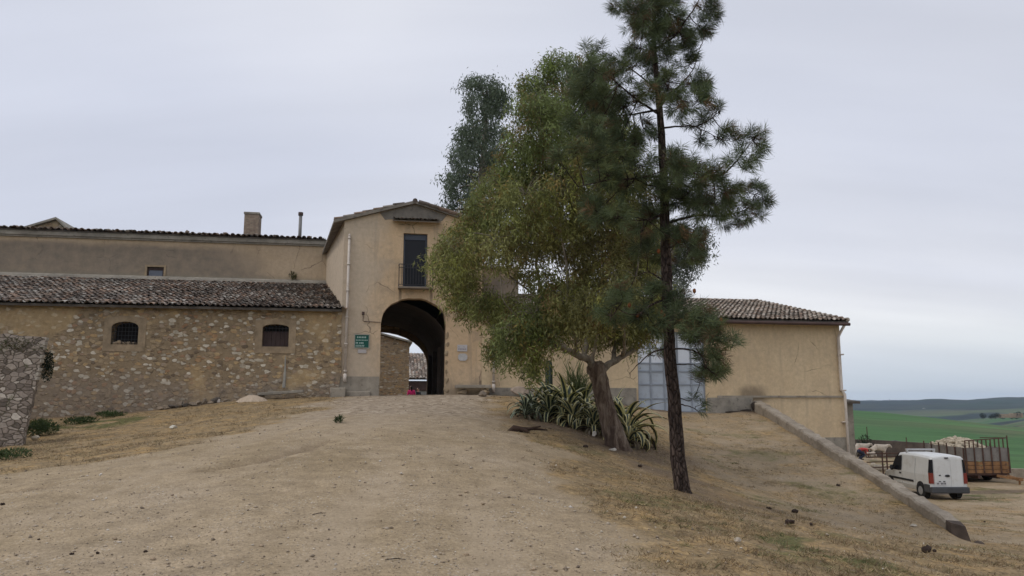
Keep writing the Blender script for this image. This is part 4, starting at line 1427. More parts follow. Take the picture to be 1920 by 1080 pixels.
# ================================================================== eucalyptus in front of the right wing
ED = 20.0
eb = drop(1152, 838)
ED = eb.y
e_root = empty('eucalyptus_tree', (eb.x, eb.y, eb.z), 0, 'leafy olive green eucalyptus with thick peeling trunk growing among the agaves', 'tree')
eo = tuple(eb)


def ep(x, y, dd=0.0, r=0.1):
    p = at(x, y, ED + dd)
    return (p.x, p.y, p.z, r)


rd = random.Random(3)
tb = MB(eo)
limb(tb, [ep(1165, 858, 0, .34), ep(1156, 838, 0, .29), ep(1148, 805, 0, .255), ep(1135, 760, 0, .222), ep(1124, 715, .05, .225), ep(1118, 690, .05, .25), ep(1116, 678, .05, .17)], 18, .12)
for (dx, dd) in ((-26, -.1), (24, .1), (-8, -.35)):      # root flare
    limb(tb, [ep(1152 + dx * .3, 800, dd * .5, .11), ep(1157 + dx * .6, 835, dd * .7, .12), ep(1160 + dx * 1.1, 862, dd * 1.2, .08)], 8, .1)
tb.build('trunk', M_bark_e, e_root, True)
lb = MB(eo)
limbs = []


def L(*pts, n=8):
    limbs.append(limb(lb, [ep(p[0], p[1], p[2], p[3] * .54) for p in pts], n, .06, .02, rd))


L((1122, 700, 0, .24), (1105, 676, -.1, .19), (1085, 668, -.2, .16), (1062, 656, -.3, .135), (1042, 648, -.35, .10), (1010, 628, -.5, .06), (965, 620, -.7, .035), (930, 625, -.9, .02))
L((1066, 658, -.3, .12), (1050, 640, -.1, .10), (1034, 605, .2, .085), (1018, 560, .4, .075), (1008, 510, .5, .065), (1003, 450, .5, .05), (990, 370, .4, .035), (985, 300, .3, .02))
L((1122, 700, 0, .22), (1150, 678, .1, .15), (1175, 664, .2, .12), (1200, 648, .3, .09), (1225, 610, .4, .06), (1240, 570, .5, .035))
L((1096, 673, -.1, .15), (1098, 650, .1, .12), (1103, 610, .4, .10), (1098, 560, .5, .09), (1094, 500, .5, .08), (1085, 400, .4, .06), (1070, 280, .2, .04), (1058, 170, .1, .02))
L((1078, 664, -.2, .13), (1080, 645, -.5, .09), (1075, 610, -.8, .075), (1066, 550, -1.0, .065), (1060, 480, -1.1, .055), (1045, 380, -1.1, .04), (1030, 260, -.9, .02))
L((1150, 678, .1, .13), (1152, 640, .6, .09), (1150, 580, .9, .075), (1160, 500, 1.1, .06), (1175, 420, 1.2, .04), (1180, 350, 1.2, .02))
L((1168, 668, .2, .11), (1172, 645, -.4, .08), (1170, 600, -1.0, .065), (1188, 540, -1.3, .05), (1200, 470, -1.4, .03))
L((1108, 680, -.1, .11), (1118, 640, -.3, .07), (1128, 560, -.6, .06), (1130, 470, -.7, .05), (1125, 380, -.7, .03))
L((1020, 565, .4, .06), (985, 540, .1, .045), (945, 510, -.3, .035), (905, 480, -.7, .025), (860, 470, -1.0, .015))
L((1006, 480, .5, .05), (975, 430, .8, .04), (930, 390, 1.2, .03), (895, 380, 1.5, .018))
L((1100, 600, .4, .05), (1085, 540, 1.2, .045), (1075, 470, 1.8, .035), (1080, 380, 2.0, .025))
L((1042, 648, -.3, .05), (1005, 640, -1.0, .035), (975, 600, -1.6, .025), (940, 560, -2.0, .015))
L((1086, 668, -.2, .06), (1078, 640, .3, .045), (1060, 560, 1.0, .035), (1040, 480, 1.5, .025), (1000, 400, 1.6, .015))

G = np.array
TG, TO, TB, TD = G([.17, .208, .075]), G([.225, .24, .085]), G([.245, .222, .092]), G([.125, .16, .075])
EB = [(1050, 122, 55, 34, 0), (1005, 165, 42, 45, 0), (1100, 135, 48, 40, 3), (1012, 225, 58, 58, 0), (1072, 215, 60, 60, 0), (975, 285, 42, 50, 0), (1040, 300, 62, 52, .2), (1110, 300, 50, 50, .5),
      (935, 345, 45, 42, .3), (985, 365, 60, 50, .5), (1052, 372, 62, 52, .6), (1122, 384, 60, 52, .7), (1182, 400, 48, 48, .8), (905, 395, 40, 40, .3), (880, 440, 48, 44, .3), (850, 468, 38, 38, .6),
      (930, 452, 50, 42, .7), (988, 435, 55, 42, .8), (1060, 440, 55, 45, .9), (1128, 455, 55, 45, .9), (1192, 470, 46, 46, .8), (842, 505, 28, 34, .6), (1020, 515, 24, 24, .5), (988, 496, 22, 20, .6), (955, 560, 22, 18, .5), (872, 515, 34, 30, .8), (905, 560, 36, 26, .4),
      (862, 560, 24, 24, .5), (1002, 590, 45, 40, .1), (1035, 572, 40, 40, .3), (960, 618, 36, 30, .1), (928, 640, 22, 24, .0), (1000, 640, 38, 28, .5), (1062, 555, 38, 45, .7),
      (1105, 575, 40, 40, .8), (1150, 560, 45, 45, .7), (1204, 540, 36, 40, .6), (1130, 612, 46, 28, .6), (1180, 612, 36, 28, .6), (1208, 600, 24, 28, .6), (1000, 676, 24, 11, .0), (1078, 590, 30, 26, .7),
      (1240, 556, 28, 30, .6), (1150, 515, 40, 36, .8), (1092, 512, 30, 36, .8), (1225, 430, 30, 40, .7), (1170, 330, 50, 40, .6), (1150, 250, 40, 45, .4), (960, 320, 40, 30, .2),
      (1135, 190, 35, 40, 3), (945, 590, 28, 22, .3), (820, 470, 12, 18, .5)]
CC = []; DDs = []; TT = []
tw = MB(eo)
allp = [Vector(p) for l in limbs for p in l[len(l) // 4:]]
mpp = ED / FPX
r_ = np.random.default_rng(5)
pairs = []
for (x, y, rx, ry, tone) in EB:
    span = 1.0 - min(1, ((x - 1060) / 300) ** 2 * .5 + ((y - 400) / 400) ** 2 * .5)
    reps = 2 if min(rx, ry) > 34 and tone != .0 else 1
    for q in range(reps):
        dd = r_.uniform(-2.4, 2.4) * (0.35 + .65 * span) if reps == 1 else (r_.uniform(.2, 2.6) if q else -r_.uniform(.1, 2.6)) * (.3 + .7 * span)
        pairs.append((x, y, rx, ry, tone, dd, .62 if reps == 2 else 1.0))
for (x, y, rx, ry, tone, dd, dens) in pairs:
    c = at(x, y, ED + dd)
    near = min(allp, key=lambda p: (p - c).length_squared)
    nclump = int(rx * ry / 29 * dens) + 5
    mid = near.lerp(c, .5) + Vector((r_.normal() * .15, r_.normal() * .15, .12))
    limb(tw, [(*near, .018), (*mid, .012), (*c, .007)], 5, 0, .01, rd)
    base = TD if tone == 3 else (TG + (TO - TG) * min(1, tone * 2) if tone < .5 else TO + (TB - TO) * (tone - .5) * 2)
    for k in range(nclump):
        d = r_.normal(size=3); d /= np.linalg.norm(d); s = r_.uniform(.25, 1) ** .5
        p = G(c) + d * s * G([rx * mpp, (rx + ry) * .5 * mpp, ry * mpp])
        if r_.random() < .4:
            limb(tw, [(*c, .009), (*((G(c) + p) / 2 + G([0, 0, .06])), .007), (*p, .004)], 4, 0, 0, rd)
        m = int(r_.integers(36, 66))
        t = r_.random((m, 1))
        sway = G([r_.normal() * .20, r_.normal() * .20, -r_.uniform(.3, .62)])
        pts = p + t * sway + r_.normal(size=(m, 3)) * G([.10, .10, .09])
        dirs = r_.normal(size=(m, 3)) * G([.7, .7, .5]) + G([0, 0, -.75])
        tint = base * r_.uniform(.62, 1.35) * (1 + r_.normal(size=(m, 1)) * .16)
        if r_.random() < .14: tint = tint * .3 + G([.22, .14, .06]) * .7
        if r_.random() < .12: tint = tint * G([1.5, 1.55, 1.2])
        CC.append(pts); DDs.append(dirs); TT.append(np.clip(tint, .012, .5))
lb.build('limbs', M_bark_limb, e_root, True)
tw.build('twigs', M_bark_limb, e_root, True)
CC = np.concatenate(CC) - G(eo); DDs = np.concatenate(DDs); TT = np.concatenate(TT)
nL = len(CC)
leaf_mesh('crown', CC, DDs, r_.uniform(.08, .17, nL), r_.uniform(.020, .038, nL), TT, M_leaf, e_root, 6)

# ================================================================== pine
pb = drop(1280, 922)
PD = pb.y
p_root = empty('pine_tree', tuple(pb), 0, 'tall slender pine with a bare dark trunk standing on the bank', 'tree')
po = tuple(pb)
pm_ = PD / FPX


def pp_(x, y, dd=0.0, r=0.1):
    p = at(x, y, PD + dd)
    return (p.x, p.y, p.z, r * PD / 14.0)


TR = [(1286, 940, 0, .17), (1279, 918, 0, .145), (1270, 840, 0, .13), (1264, 760, 0, .122), (1257, 680, 0, .112), (1252, 590, 0, .103), (1249, 500, 0, .097), (1247, 430, 0, .092), (1244, 340, 0, .082), (1240, 250, 0, .07),
      (1234, 170, 0, .056), (1228, 110, 0, .045), (1226, 40, 0, .036), (1228, -60, 0, .026), (1230, -150, 0, .015)]
tb = MB(po)
limb(tb, [pp_(*p) for p in TR], 14, .07, .008, rd)
for dx in (-18, 14):
    limb(tb, [pp_(1275 + dx * .2, 880, -.03, .06), pp_(1280 + dx * .6, 925, -.06, .06), pp_(1284 + dx, 942, -.1, .035)], 7, .08)
tb.build('trunk', M_bark_p, p_root, True)
trunkx = lambda y: np.interp(-y, [-p[1] for p in TR], [p[0] for p in TR])
lb = MB(po)
PB = []
BR = []


def br(pts, r0=.035, r1=.008):
    m = len(pts)
    q = [pp_(p[0], p[1], p[2], .72 * (r0 + (r1 - r0) * i / (m - 1))) for i, p in enumerate(pts)]
    BR.append(limb(lb, q, 6, .05, .008, rd))


# bare and leafy branches read off the photograph, each with its own depth
br([(1246, 400, 0), (1215, 412, -.3), (1180, 405, -.6), (1130, 410, -.9)], .035)
br([(1243, 330, 0), (1190, 335, -.4), (1140, 338, -.8), (1085, 350, -1.1)], .04)
br([(1240, 205, 0), (1200, 212, .2), (1150, 216, .5), (1100, 205, .8)], .035)
br([(1238, 215, 0), (1195, 188, -.3), (1150, 150, -.7), (1110, 125, -1.0)], .035)
br([(1236, 180, 0), (1210, 150, .4), (1170, 120, .7), (1130, 95, .9)], .03)
br([(1243, 240, 0), (1275, 237, -.3), (1305, 238, -.5), (1345, 258, -.8)], .03)
br([(1305, 238, -.5), (1330, 225, -.6), (1350, 208, -.7)], .018)
br([(1245, 300, 0), (1300, 325, -.4), (1350, 330, -.8), (1390, 290, -1.1), (1412, 262, -1.2)], .04)
br([(1246, 420, 0), (1300, 405, .3), (1350, 405, .5), (1395, 395, .6), (1430, 372, .7)], .042)
br([(1395, 395, .6), (1400, 415, .6)], .015)
br([(1245, 330, 0), (1290, 350, .6), (1330, 380, .9)], .035)
br([(1231, 90, 0), (1262, 70, -.2), (1285, 40, -.4), (1310, 0, -.6), (1325, -40, -.7)], .032)
br([(1230, 130, 0), (1250, 160, -.6), (1280, 190, -1.0)], .03)
br([(1236, 200, 0), (1270, 165, .6), (1300, 130, 1.0), (1312, 90, 1.1)], .03)
br([(1229, 100, 0), (1205, 60, .3), (1180, 25, .5), (1160, 5, .6)], .028)
br([(1228, 60, 0), (1250, 30, .4), (1265, 0, .6)], .02)
br([(1227, 40, 0), (1200, 30, -.5), (1185, 0, -.8)], .02)
br([(1251, 560, 0), (1225, 570, -.4), (1190, 590, -.7), (1150, 575, -.9)], .032)
br([(1254, 620, 0), (1285, 590, -.3), (1320, 605, -.6), (1350, 640, -.9), (1372, 650, -1.0)], .03)
br([(1257, 655, 0), (1290, 655, -.5), (1318, 668, -.8), (1325, 690, -.9)], .028)
br([(1257, 653, 0), (1225, 660, .3), (1200, 680, .5), (1180, 700, .6)], .026, .006)
br([(1258, 684, 0), (1290, 683, .2), (1300, 684, .3)], .018)
br([(1262, 756, 0), (1285, 760, -.2), (1300, 765, -.3), (1318, 780, -.3)], .02, .004)
br([(1262, 740, 0), (1290, 752, .2), (1302, 745, .3)], .014, .004)
br([(1250, 470, 0), (1270, 455, .5), (1290, 455, .9)], .026)
br([(1250, 530, 0), (1215, 510, .5), (1190, 520, .8)], .024, .006)

PB = [(1163, 8, 22), (1190, 22, 22), (1205, 48, 28), (1222, 12, 28), (1255, 25, 30), (1235, 70, 30), (1200, 92, 24), (1196, 115, 16), (1275, 62, 26), (1322, 12, 22), (1312, 48, 20), (1292, 88, 20), (1335, 28, 12), (1250, 105, 20),
      (1292, 122, 20), (1302, 158, 24), (1272, 198, 26), (1308, 188, 22), (1252, 165, 26), (1320, 70, 10), (1215, 130, 20),
      (1096, 92, 12), (1130, 98, 16), (1110, 130, 26), (1150, 140, 30), (1186, 128, 22), (1090, 170, 30), (1130, 188, 30), (1170, 200, 30), (1206, 175, 24), (1120, 238, 28), (1165, 250, 28), (1206, 240, 24), (1078, 230, 22),
      (1080, 285, 20), (1120, 300, 26), (1165, 290, 24), (1150, 115, 12), (1190, 270, 24), (1050, 300, 16),
      (1348, 212, 12), (1358, 244, 12), (1322, 226, 13), (1312, 262, 12), (1346, 262, 12), (1302, 240, 10), (1368, 262, 8), (1415, 258, 17), (1404, 286, 17), (1378, 300, 12), (1424, 275, 9), (1395, 318, 9), (1365, 318, 9),
      (1140, 330, 28), (1200, 310, 28), (1262, 312, 32), (1300, 332, 32), (1340, 334, 22), (1362, 362, 24), (1415, 364, 22), (1430, 380, 16), (1382, 402, 20), (1340, 385, 28), (1310, 372, 28), (1280, 372, 30), (1396, 418, 12), (1410, 398, 16), (1355, 412, 14),
      (1118, 398, 32), (1160, 408, 28), (1202, 440, 26), (1212, 470, 22), (1270, 448, 24), (1292, 468, 24), (1175, 350, 26), (1230, 350, 26), (1222, 400, 24), (1300, 425, 22), (1250, 480, 18),
      (1168, 560, 24), (1146, 592, 20), (1200, 592, 22), (1288, 598, 24), (1320, 608, 30), (1350, 640, 20), (1374, 648, 11), (1300, 640, 14), (1322, 690, 24), (1312, 718, 12), (1334, 668, 16), (1304, 762, 10), (1228, 610, 20),
      (1275, 570, 20), (1298, 622, 18), (1335, 625, 18), (1222, 560, 20), (1230, 665, 8), (1344, 700, 12)]
allp = [Vector(p) for l in BR for p in l[len(l) // 3:]]
NC = []; ND = []; NTn = []; NL = []
cones = []
for (x, y, rr) in PB:
    tx = float(trunkx(y))
    # depth follows the nearest branch so that each tuft hangs on wood
    best = min(allp, key=lambda p: ((p - at(x, y, p.y)).length_squared) * (1 + .0 * p.y))
    dd = (best.y - PD) + r_.normal() * .18
    reps = 2 if rr >= 24 else 1
    for q in range(reps):
        d2 = dd if q == 0 else -dd * .8 + r_.normal() * .4
        c = at(x, y, PD + d2)
        near = min(allp, key=lambda p: (p - c).length_squared)
        if (near - c).length > .12:
            limb(lb, [(*near, .012), (*(near.lerp(c, .55) + Vector((0, 0, -.03))), .009), (*c, .006)], 5, 0, .006, rd)
        ns = max(4, int(rr * rr / 28)) if reps == 1 else max(5, int(rr * rr / 42))
        for k in range(ns):
            if x < 1215 and 80 < y < 480 and r_.random() < .22: continue
            d = r_.normal(size=3); d /= np.linalg.norm(d)
            p = G(c) + d * (r_.uniform(.1, 1) ** .6) * rr * pm_ * 1.0
            out = p - G([near.x, near.y, near.z]); out /= max(np.linalg.norm(out), 1e-3)
            axis = out * .7 + G([0, 0, .55]) + r_.normal(size=3) * .25; axis /= np.linalg.norm(axis)
            if r_.random() < .5: limb(lb, [(*c, .006), (*p, .004), (*(p + axis * .1), .003)], 4, 0, 0, rd)
            m = int(r_.integers(46, 78))
            t = r_.random((m, 1)) * .17
            pts = p + axis * t + r_.normal(size=(m, 3)) * .008
            fan = r_.normal(size=(m, 3)); fan -= (fan @ axis)[:, None] * axis
            fan /= np.maximum(np.linalg.norm(fan, axis=1, keepdims=True), 1e-3)
            dr = axis * r_.uniform(.35, .9, (m, 1)) + fan * .8 + G([0, 0, -.42])
            base = G([.092, .120, .058]) * r_.uniform(.55, 1.5)
            if r_.random() < .10: base = G([.16, .10, .05]) * r_.uniform(.6, 1.1)
            elif r_.random() < .2: base = G([.12, .145, .055]) * r_.uniform(.7, 1.1)
            NC.append(pts); ND.append(dr); NTn.append(np.clip(base * (1 + r_.normal(size=(m, 1)) * .15), .01, .4)); NL.append(r_.uniform(.14, .25, m))
lb.build('branches', M_bark_p, p_root, True)
NC = np.concatenate(NC) - G(po); ND = np.concatenate(ND); NTn = np.concatenate(NTn); NL = np.concatenate(NL)
leaf_mesh('crown', NC, ND, NL, .0085, NTn, M_needle, p_root, 8)
M_cone = tinted('cone_scales', .9, .3)
for (x, y) in ((1352, 600), (1300, 614), (1240, 585), (1245, 592), (1302, 545), (1180, 572), (1196, 592), (1235, 470), (1274, 452), (1160, 330), (1290, 322)):
    c = at(x, y, PD - .3)
    cb = MB(po)
    cb.lump(c, (.035, .035, .055), int(x), 1, .2, 1, (.20, .075, .03))
    cb.build('cone', M_cone, p_root)
print('leaves', nL, 'needles', len(NC))


# ================================================================== grey-green eucalyptuses behind the buildings
def back_tree(name, blobs, D, foot, trunk, label, seed, tint):
    r = np.random.default_rng(seed)
    rdl = random.Random(seed)
    b0 = at(foot, 740, D); b0.z = 0.5
    root = empty(name, tuple(b0), 0, label, 'tree')
    o = tuple(b0); mpp = D / FPX
    mb = MB(o)
    tp = [(*at(x, y, D + dd), rr) for (x, y, dd, rr) in trunk]
    tp[0] = (tp[0][0], tp[0][1], -.3, tp[0][3])
    path = limb(mb, tp, 9, .06, .03, rdl)
    pv = [Vector(p) for p in path[len(path) // 3:]]
    C = []; Dv = []; T = []
    for (x, y, rx, ry) in blobs:
        for q in range(2):
            dd = r.uniform(-2.2, 2.2)
            c = at(x, y, D + dd)
            nr = min(pv, key=lambda p: (p - c).length_squared - (.0 if p.z < c.z else -2))
            limb(mb, [(*nr, .07), (*(nr.lerp(c, .5) + Vector((0, 0, .3))), .05), (*c, .02)], 5, 0, .03, rdl)
            for k in range(int(rx * ry / 66) + 2):
                d = r.normal(size=3); d /= np.linalg.norm(d)
                p = G(c) + d * r.uniform(.2, 1) ** .5 * G([rx * mpp, 1.2, ry * mpp])
                m = int(r.integers(45, 75))
                pts = p + r.random((m, 1)) * G([r.normal() * .3, r.normal() * .3, -.6]) + r.normal(size=(m, 3)) * .19
                C.append(pts); Dv.append(r.normal(size=(m, 3)) * .6 + G([0, 0, -.8])); T.append(np.clip(tint * r.uniform(.6, 1.3) * (1 + r.normal(size=(m, 1)) * .15), .01, .4))
    mb.build('trunk', M_bark_limb, root, True)
    C = np.concatenate(C) - G(o); Dv = np.concatenate(Dv); T = np.concatenate(T)
    leaf_mesh('crown', C, Dv, r.uniform(.18, .32, len(C)), r.uniform(.045, .075, len(C)), T, M_leaf, root, seed)
    return root


back_tree('eucalyptus_tree', [(912, 162, 38, 26), (900, 195, 36, 32), (938, 180, 22, 36), (882, 240, 26, 28), (920, 248, 38, 34), (872, 288, 30, 24), (856, 322, 20, 24), (850, 358, 17, 24), (905, 288, 38, 30), (930, 318, 38, 30),
                                (846, 395, 13, 22), (826, 398, 16, 14), (812, 412, 10, 9), (880, 330, 24, 24), (890, 370, 24, 24), (868, 265, 18, 16), (888, 150, 16, 10), (836, 420, 12, 14)], 46,
          905, [(905, 740, 0, .45), (900, 600, 0, .4), (895, 480, 0, .33), (900, 380, 0, .26), (908, 280, 0, .18), (912, 190, 0, .08)],
          'dark grey-green tall eucalyptus rising behind the gatehouse roof', 15, G([.118, .148, .098]))
back_tree('eucalyptus_tree', [(1276, 452, 34, 28), (1300, 470, 26, 26), (1282, 500, 30, 22), (1266, 525, 22, 16), (1312, 440, 20, 22), (1250, 478, 26, 34), (1230, 510, 26, 26), (1262, 545, 10, 8), (1240, 420, 30, 26), (1205, 470, 26, 40), (1180, 500, 24, 34)], 48,
          1245, [(1245, 740, 0, .4), (1243, 600, 0, .33), (1250, 520, 0, .26), (1262, 460, 0, .14), (1268, 430, 0, .06)],
          'grey-green eucalyptus rising behind the clay tile roof of the right wing', 16, G([.14, .155, .115]))
# ------------------------------------------------------------------ walls on the ground
# low concrete wall running down the edge of the ramp
WN, WF = (9.50, 16.9), (10.77, 33.75)
b = MB((10.4, 25, 0))
N = 90
rd = random.Random(12)
vs = []
for i in range(N + 1):
    t = i / N
    x = WN[0] + (WF[0] - WN[0]) * t; y = WN[1] + (WF[1] - WN[1]) * t
    zt = -.93 + (1.60 + .93) * t
    if i == 0: zt -= .05
    w0 = .17 + rd.uniform(-.022, .022) + .05 * t; w1 = .19 + .06 * t + rd.uniform(-.022, .022)
    k = rd.uniform(-.03, .022)
    vs += [(x - w0, y, -4), (x - w0, y, zt - .05 + k), (x - w0 + .035, y, zt + k), (x + w1 - .035, y, zt + k - .01), (x + w1, y, zt - .06 + k), (x + w1, y, -4)]
fs = []
for i in range(N):
    for k in range(5):
        fs.append((i * 6 + k, i * 6 + k + 1, i * 6 + 6 + k + 1, i * 6 + 6 + k))
fs.append((0, 1, 2, 3, 4, 5)); fs.append(tuple(N * 6 + k for k in range(6)))
b.add(vs, fs)
n = NT('ramp_wall_concrete', .95, .1)
v = n.co()
f = n.noise(v, 1.6, 6, .65); g = n.noise(v, 12, 5, .7)
c = n.ramp(f, [(.3, (.20, .165, .125)), (.5, (.30, .255, .20)), (.72, (.385, .335, .27))])
c = n.mix(1.0, c, n.ramp(g, [(.25, .75), (.75, 1.2)]), 'MULTIPLY')
n.color(c); n.bump(n.math('ADD', g, f), .6, .04)
M_rampwall = n.done()
rw = b.build('low_wall', M_rampwall, None, loc=(10.4, 25, 0))
tag(rw, 'low weathered concrete wall sloping down beside the ramp to the yard', 'wall')
b = MB((9.5, 16.7, -1.4))
b.hexa([(9.34, 16.66, -1.75), (9.72, 16.40, -1.80), (9.72, 16.88, -1.7), (9.33, 16.88, -1.7), (9.36, 16.72, -.99), (9.60, 16.60, -1.05), (9.66, 16.88, -.985), (9.35, 16.88, -.955)])
b.lump((9.74, 16.42, -1.42), (.12, .14, .14), 6, 2, .35, 1, None, 6)
tag(b.build('stone_block', paint('dark_broken_stone', (.085, .065, .052), .95, .4, 4, bump=.6), None, loc=(9.5, 16.7, -1.4)), 'dark broken stone block closing the near end of the low wall', 'stone')
b = MB((10.4, 33.3, 1.1))
b.lump((10.48, 33.3, 1.32), (.15, .14, .26), 8, 2, .4, 1, None, 6)
b.lump((10.15, 33.3, 1.13), (.34, .16, .10), 9, 2, .4, 1, None, 6)
b.lump((9.7, 33.25, 1.1), (.3, .14, .05), 10, 2, .4, 1, None, 6)
tag(b.build('rubble_heap', paint('burnt_rubble', (.045, .036, .03), .95, .4, 4), None, loc=(10.4, 33.3, 1.1)), 'blackened rubble where the low wall meets the ochre wing', 'rubble')

# dry stone retaining wall at the far left, its end battered
lw = drop(42, 836)
LD = lw.y
p_t = at(87, 632, LD); p_b = at(40, 838, LD)
lwo = (p_b.x, LD, p_b.z)
b = MB(lwo)
rd = random.Random(8)
prof = []
K = 16
for k in range(K + 1):
    t = k / K
    prof.append((p_b.x + (p_t.x - p_b.x) * t + rd.uniform(-.015, .015), -.5 if k == 0 else p_b.z + (p_t.z - p_b.z) * t))
top = []
for k in range(24):
    x = p_t.x - .3 - k * .42
    top.append((x, p_t.z + .05 + rd.uniform(-.07, .07) - .0 * k))
poly = prof + top + [(top[-1][0], -.6)]
b.prism(poly, LD, LD + .6)
b.v = [(x - (.30 if y > LD + .1 else 0), y, z) for (x, y, z) in b.v]
M_edge = paint('pale_limestone', (.34, .31, .265), .95, .3, 3, dirt=(.20, .18, .15), bump=.5)
lwall = tag(b.build('stone_wall', M_dry, None, loc=lwo), 'mossy dry stone wall with battered end at far left', 'wall')
for k in range(10):      # mortared stones up the battered edge
    t = .60 + .40 * k / 10
    if k in (3, 6): continue
    b = MB(lwo)
    x = p_b.x + (p_t.x - p_b.x) * t; z = p_b.z + (p_t.z - p_b.z) * t; dx = (p_t.x - p_b.x) / 10 * .40
    j0 = rd.uniform(.0, .06)
    b.hexa([(x - j0, LD - .03, z), (x + .03, LD - .03, z), (x + .03, LD + .1, z), (x - j0, LD + .1, z),
            (x - j0 + dx, LD - .03, z + .10), (x + .03 + dx, LD - .03, z + .10), (x + .03 + dx, LD + .1, z + .10), (x - j0 + dx, LD + .1, z + .10)])
    b.build('edge_stone', M_edge, lwall, loc=(0, 0, 0), bevel=.015)

# ------------------------------------------------------------------ benches, rocks and bricks at the foot of the facade
def bench(u0, u1, v, z, th, label, sups, mat, depth=.5, tilt=0.0):
    g = H(*w_uv((u0 + u1) / 2, v)[:2])
    r = empty('stone_bench', w_uv((u0 + u1) / 2, v, g), YAW, label, 'bench')
    h = (u1 - u0) / 2
    b = MB()
    b.hexa([(-h, -depth / 2, z - g - th - tilt), (h, -depth / 2, z - g - th + tilt), (h, depth / 2, z - g - th + tilt), (-h, depth / 2, z - g - th - tilt),
            (-h, -depth / 2, z - g - tilt), (h, -depth / 2, z - g + tilt), (h, depth / 2, z - g + tilt), (-h, depth / 2, z - g - tilt)])
    b.build('seat_slab', mat, r, bevel=.02)
    for (a, wd, hh) in sups:
        b = MB()
        b.lump((-h + (u1 - u0) * a, 0, (z - g - th) * hh * .48), (wd, depth * .42, (z - g - th) * hh * .62), int(a * 100), 3, .15, 1, None, 10)
        b.build('support_stone', M_stonefr, r)
    return r


u0, z0 = fac(852, 722); u1, _ = fac(917, 722)
bench(u0, u1, -.32, z0, .13, 'stone slab bench on rough stones right of the archway', [(.22, .22, 1.0), (.84, .28, 1.0)], M_cement2)
u0, z0 = fac(488, 734); u1, _ = fac(572, 734)
bench(u0, u1, -.55, z0, .11, 'long grey stone bench tilted against the barn foot', [(.05, .2, .9), (.9, .18, .9)], M_cement, .42, .06)


def rock(name, x, y, r, seed, label, col, cat='stone', group=None, rough=.25, flat=1.0, sink=.25, v=None):
    p = drop(x, y)
    b = MB()
    b.lump((0, 0, r[2] * (1 - sink)), r, seed, 3, rough, 1, None, 9)
    o = b.build(name, paint('rock_%d' % seed, col, .95, .25, 4, bump=.5), None, loc=p, smooth=False)
    return tag(o, label, cat, group)


p = drop(473, 752)
b = MB()
rd = random.Random(31)
vs = [(0, 0, .23)]
for ri, (rr, hh) in enumerate(((.2, .19), (.42, .10), (.66, -.05))):
    for k in range(18):
        a_ = 2 * PI * k / 18; q_ = rr * rd.uniform(.85, 1.15)
        vs.append((math.cos(a_) * q_, math.sin(a_) * q_ * .6, hh + rd.uniform(-.025, .025)))
fs = [(0, 1 + k, 1 + (k + 1) % 18) for k in range(18)]
for ri in range(2):
    for k in range(18): fs.append((1 + ri * 18 + k, 19 + ri * 18 + k, 19 + ri * 18 + (k + 1) % 18, 1 + ri * 18 + (k + 1) % 18))
b.add(vs, fs)
tag(b.build('sand_heap', paint('pale_sand', (.47, .375, .28), .95, .15, 12, bump=.6), None, loc=p, smooth=True), 'low pale heap of sand before the barn wall', 'heap')
rock('boulder', 978, 744, (.46, .3, .24), 12, 'pale rounded boulder between downpipe and agaves', (.36, .29, .23))
rock('stone', 905, 743, (.2, .2, .12), 13, 'small rough stone beside the downpipe foot', (.22, .18, .14))
rock('stone', 65, 826, (.16, .12, .10), 14, 'small whitish stone beside the dry stone wall foot', (.55, .49, .38))
rock('stone', 325, 803, (.12, .1, .06), 15, 'small white stone in dry grass before the barn', (.58, .55, .47))
rock('stone', 1114, 819, (.09, .08, .07), 16, 'white stone left of the eucalyptus trunk foot', (.62, .58, .52))
rock('stone', 1150, 846, (.10, .08, .05), 17, 'flat white stone right before the eucalyptus roots', (.55, .51, .45))
rock('stone', 1383, 1017, (.055, .05, .03), 18, 'pale flat stone on the grassy foot of the bank', (.42, .36, .29))
rock('stone', 1712, 988, (.09, .06, .03), 19, 'light flat stone on the slope below the low wall', (.42, .37, .30))
p = drop(279, 768)
b = MB(); b.box(-.22, .22, -.14, .14, -.02, .26)
tag(b.build('clay_block', bricks('terracotta', (.30, .13, .08), (.34, .16, .10), (.30, .14, .09), 1.2), None, loc=p, bevel=.015), 'terracotta clay block at the foot of the barn wall', 'brick')
p = drop(410, 755)
b = MB(); b.box(-.05, .05, -.04, .04, 0, .14); tag(b.build('white_post', M_pipe, None, loc=p, bevel=.01), 'tiny white stump in the grass left of the pale stone', 'post')
# stones tumbled along the barn foot
k = 0
for x in range(300, 486, 12):
    k += 1
    yy = np.interp(x, [290, 400, 480], [770, 756, 745])
    rock('foot_stone', x, float(yy), (random.uniform(.12, .26), .14, random.uniform(.06, .14)), 100 + k, 'grey-brown stone of the tumbled row along the barn foot', random.choice([(.20, .16, .12), (.24, .19, .14), (.10, .085, .07)]), 'stone', 'tumbled stones along the barn foot', .4)
# dark clods on the slope
clods = [(1491, 962, .10), (1482, 984, .10), (1522, 987, .05), (1736, 1036, .12), (1752, 1036, .05), (1443, 955, .07), (1572, 912, .07), (1847, 980, .06), (1098, 840, .09), (1201, 876, .08), (73, 1014, .04), (273, 1037, .05), (183, 1040, .05), (134, 1042, .04), (5, 947, .06)]
for i, (x, y, s) in enumerate(clods):
    p = drop(x, y); s *= .42 if x < 600 else .70
    b = MB()
    for q in range(4):
        b.lump((random.uniform(-s, s) * .7, random.uniform(-s, s) * .7, s * .45), (s * random.uniform(.5, .8), s * random.uniform(.5, .8), s * .6), i * 7 + q, 1, .3)
    o = b.build('dark_clod', paint('dark_clod_%d' % i, (.040, .026, .020), .95, .3), None, loc=p)
    tag(o, 'small dark clod lying on the bare ground', 'clod', 'dark clods scattered over the ground')
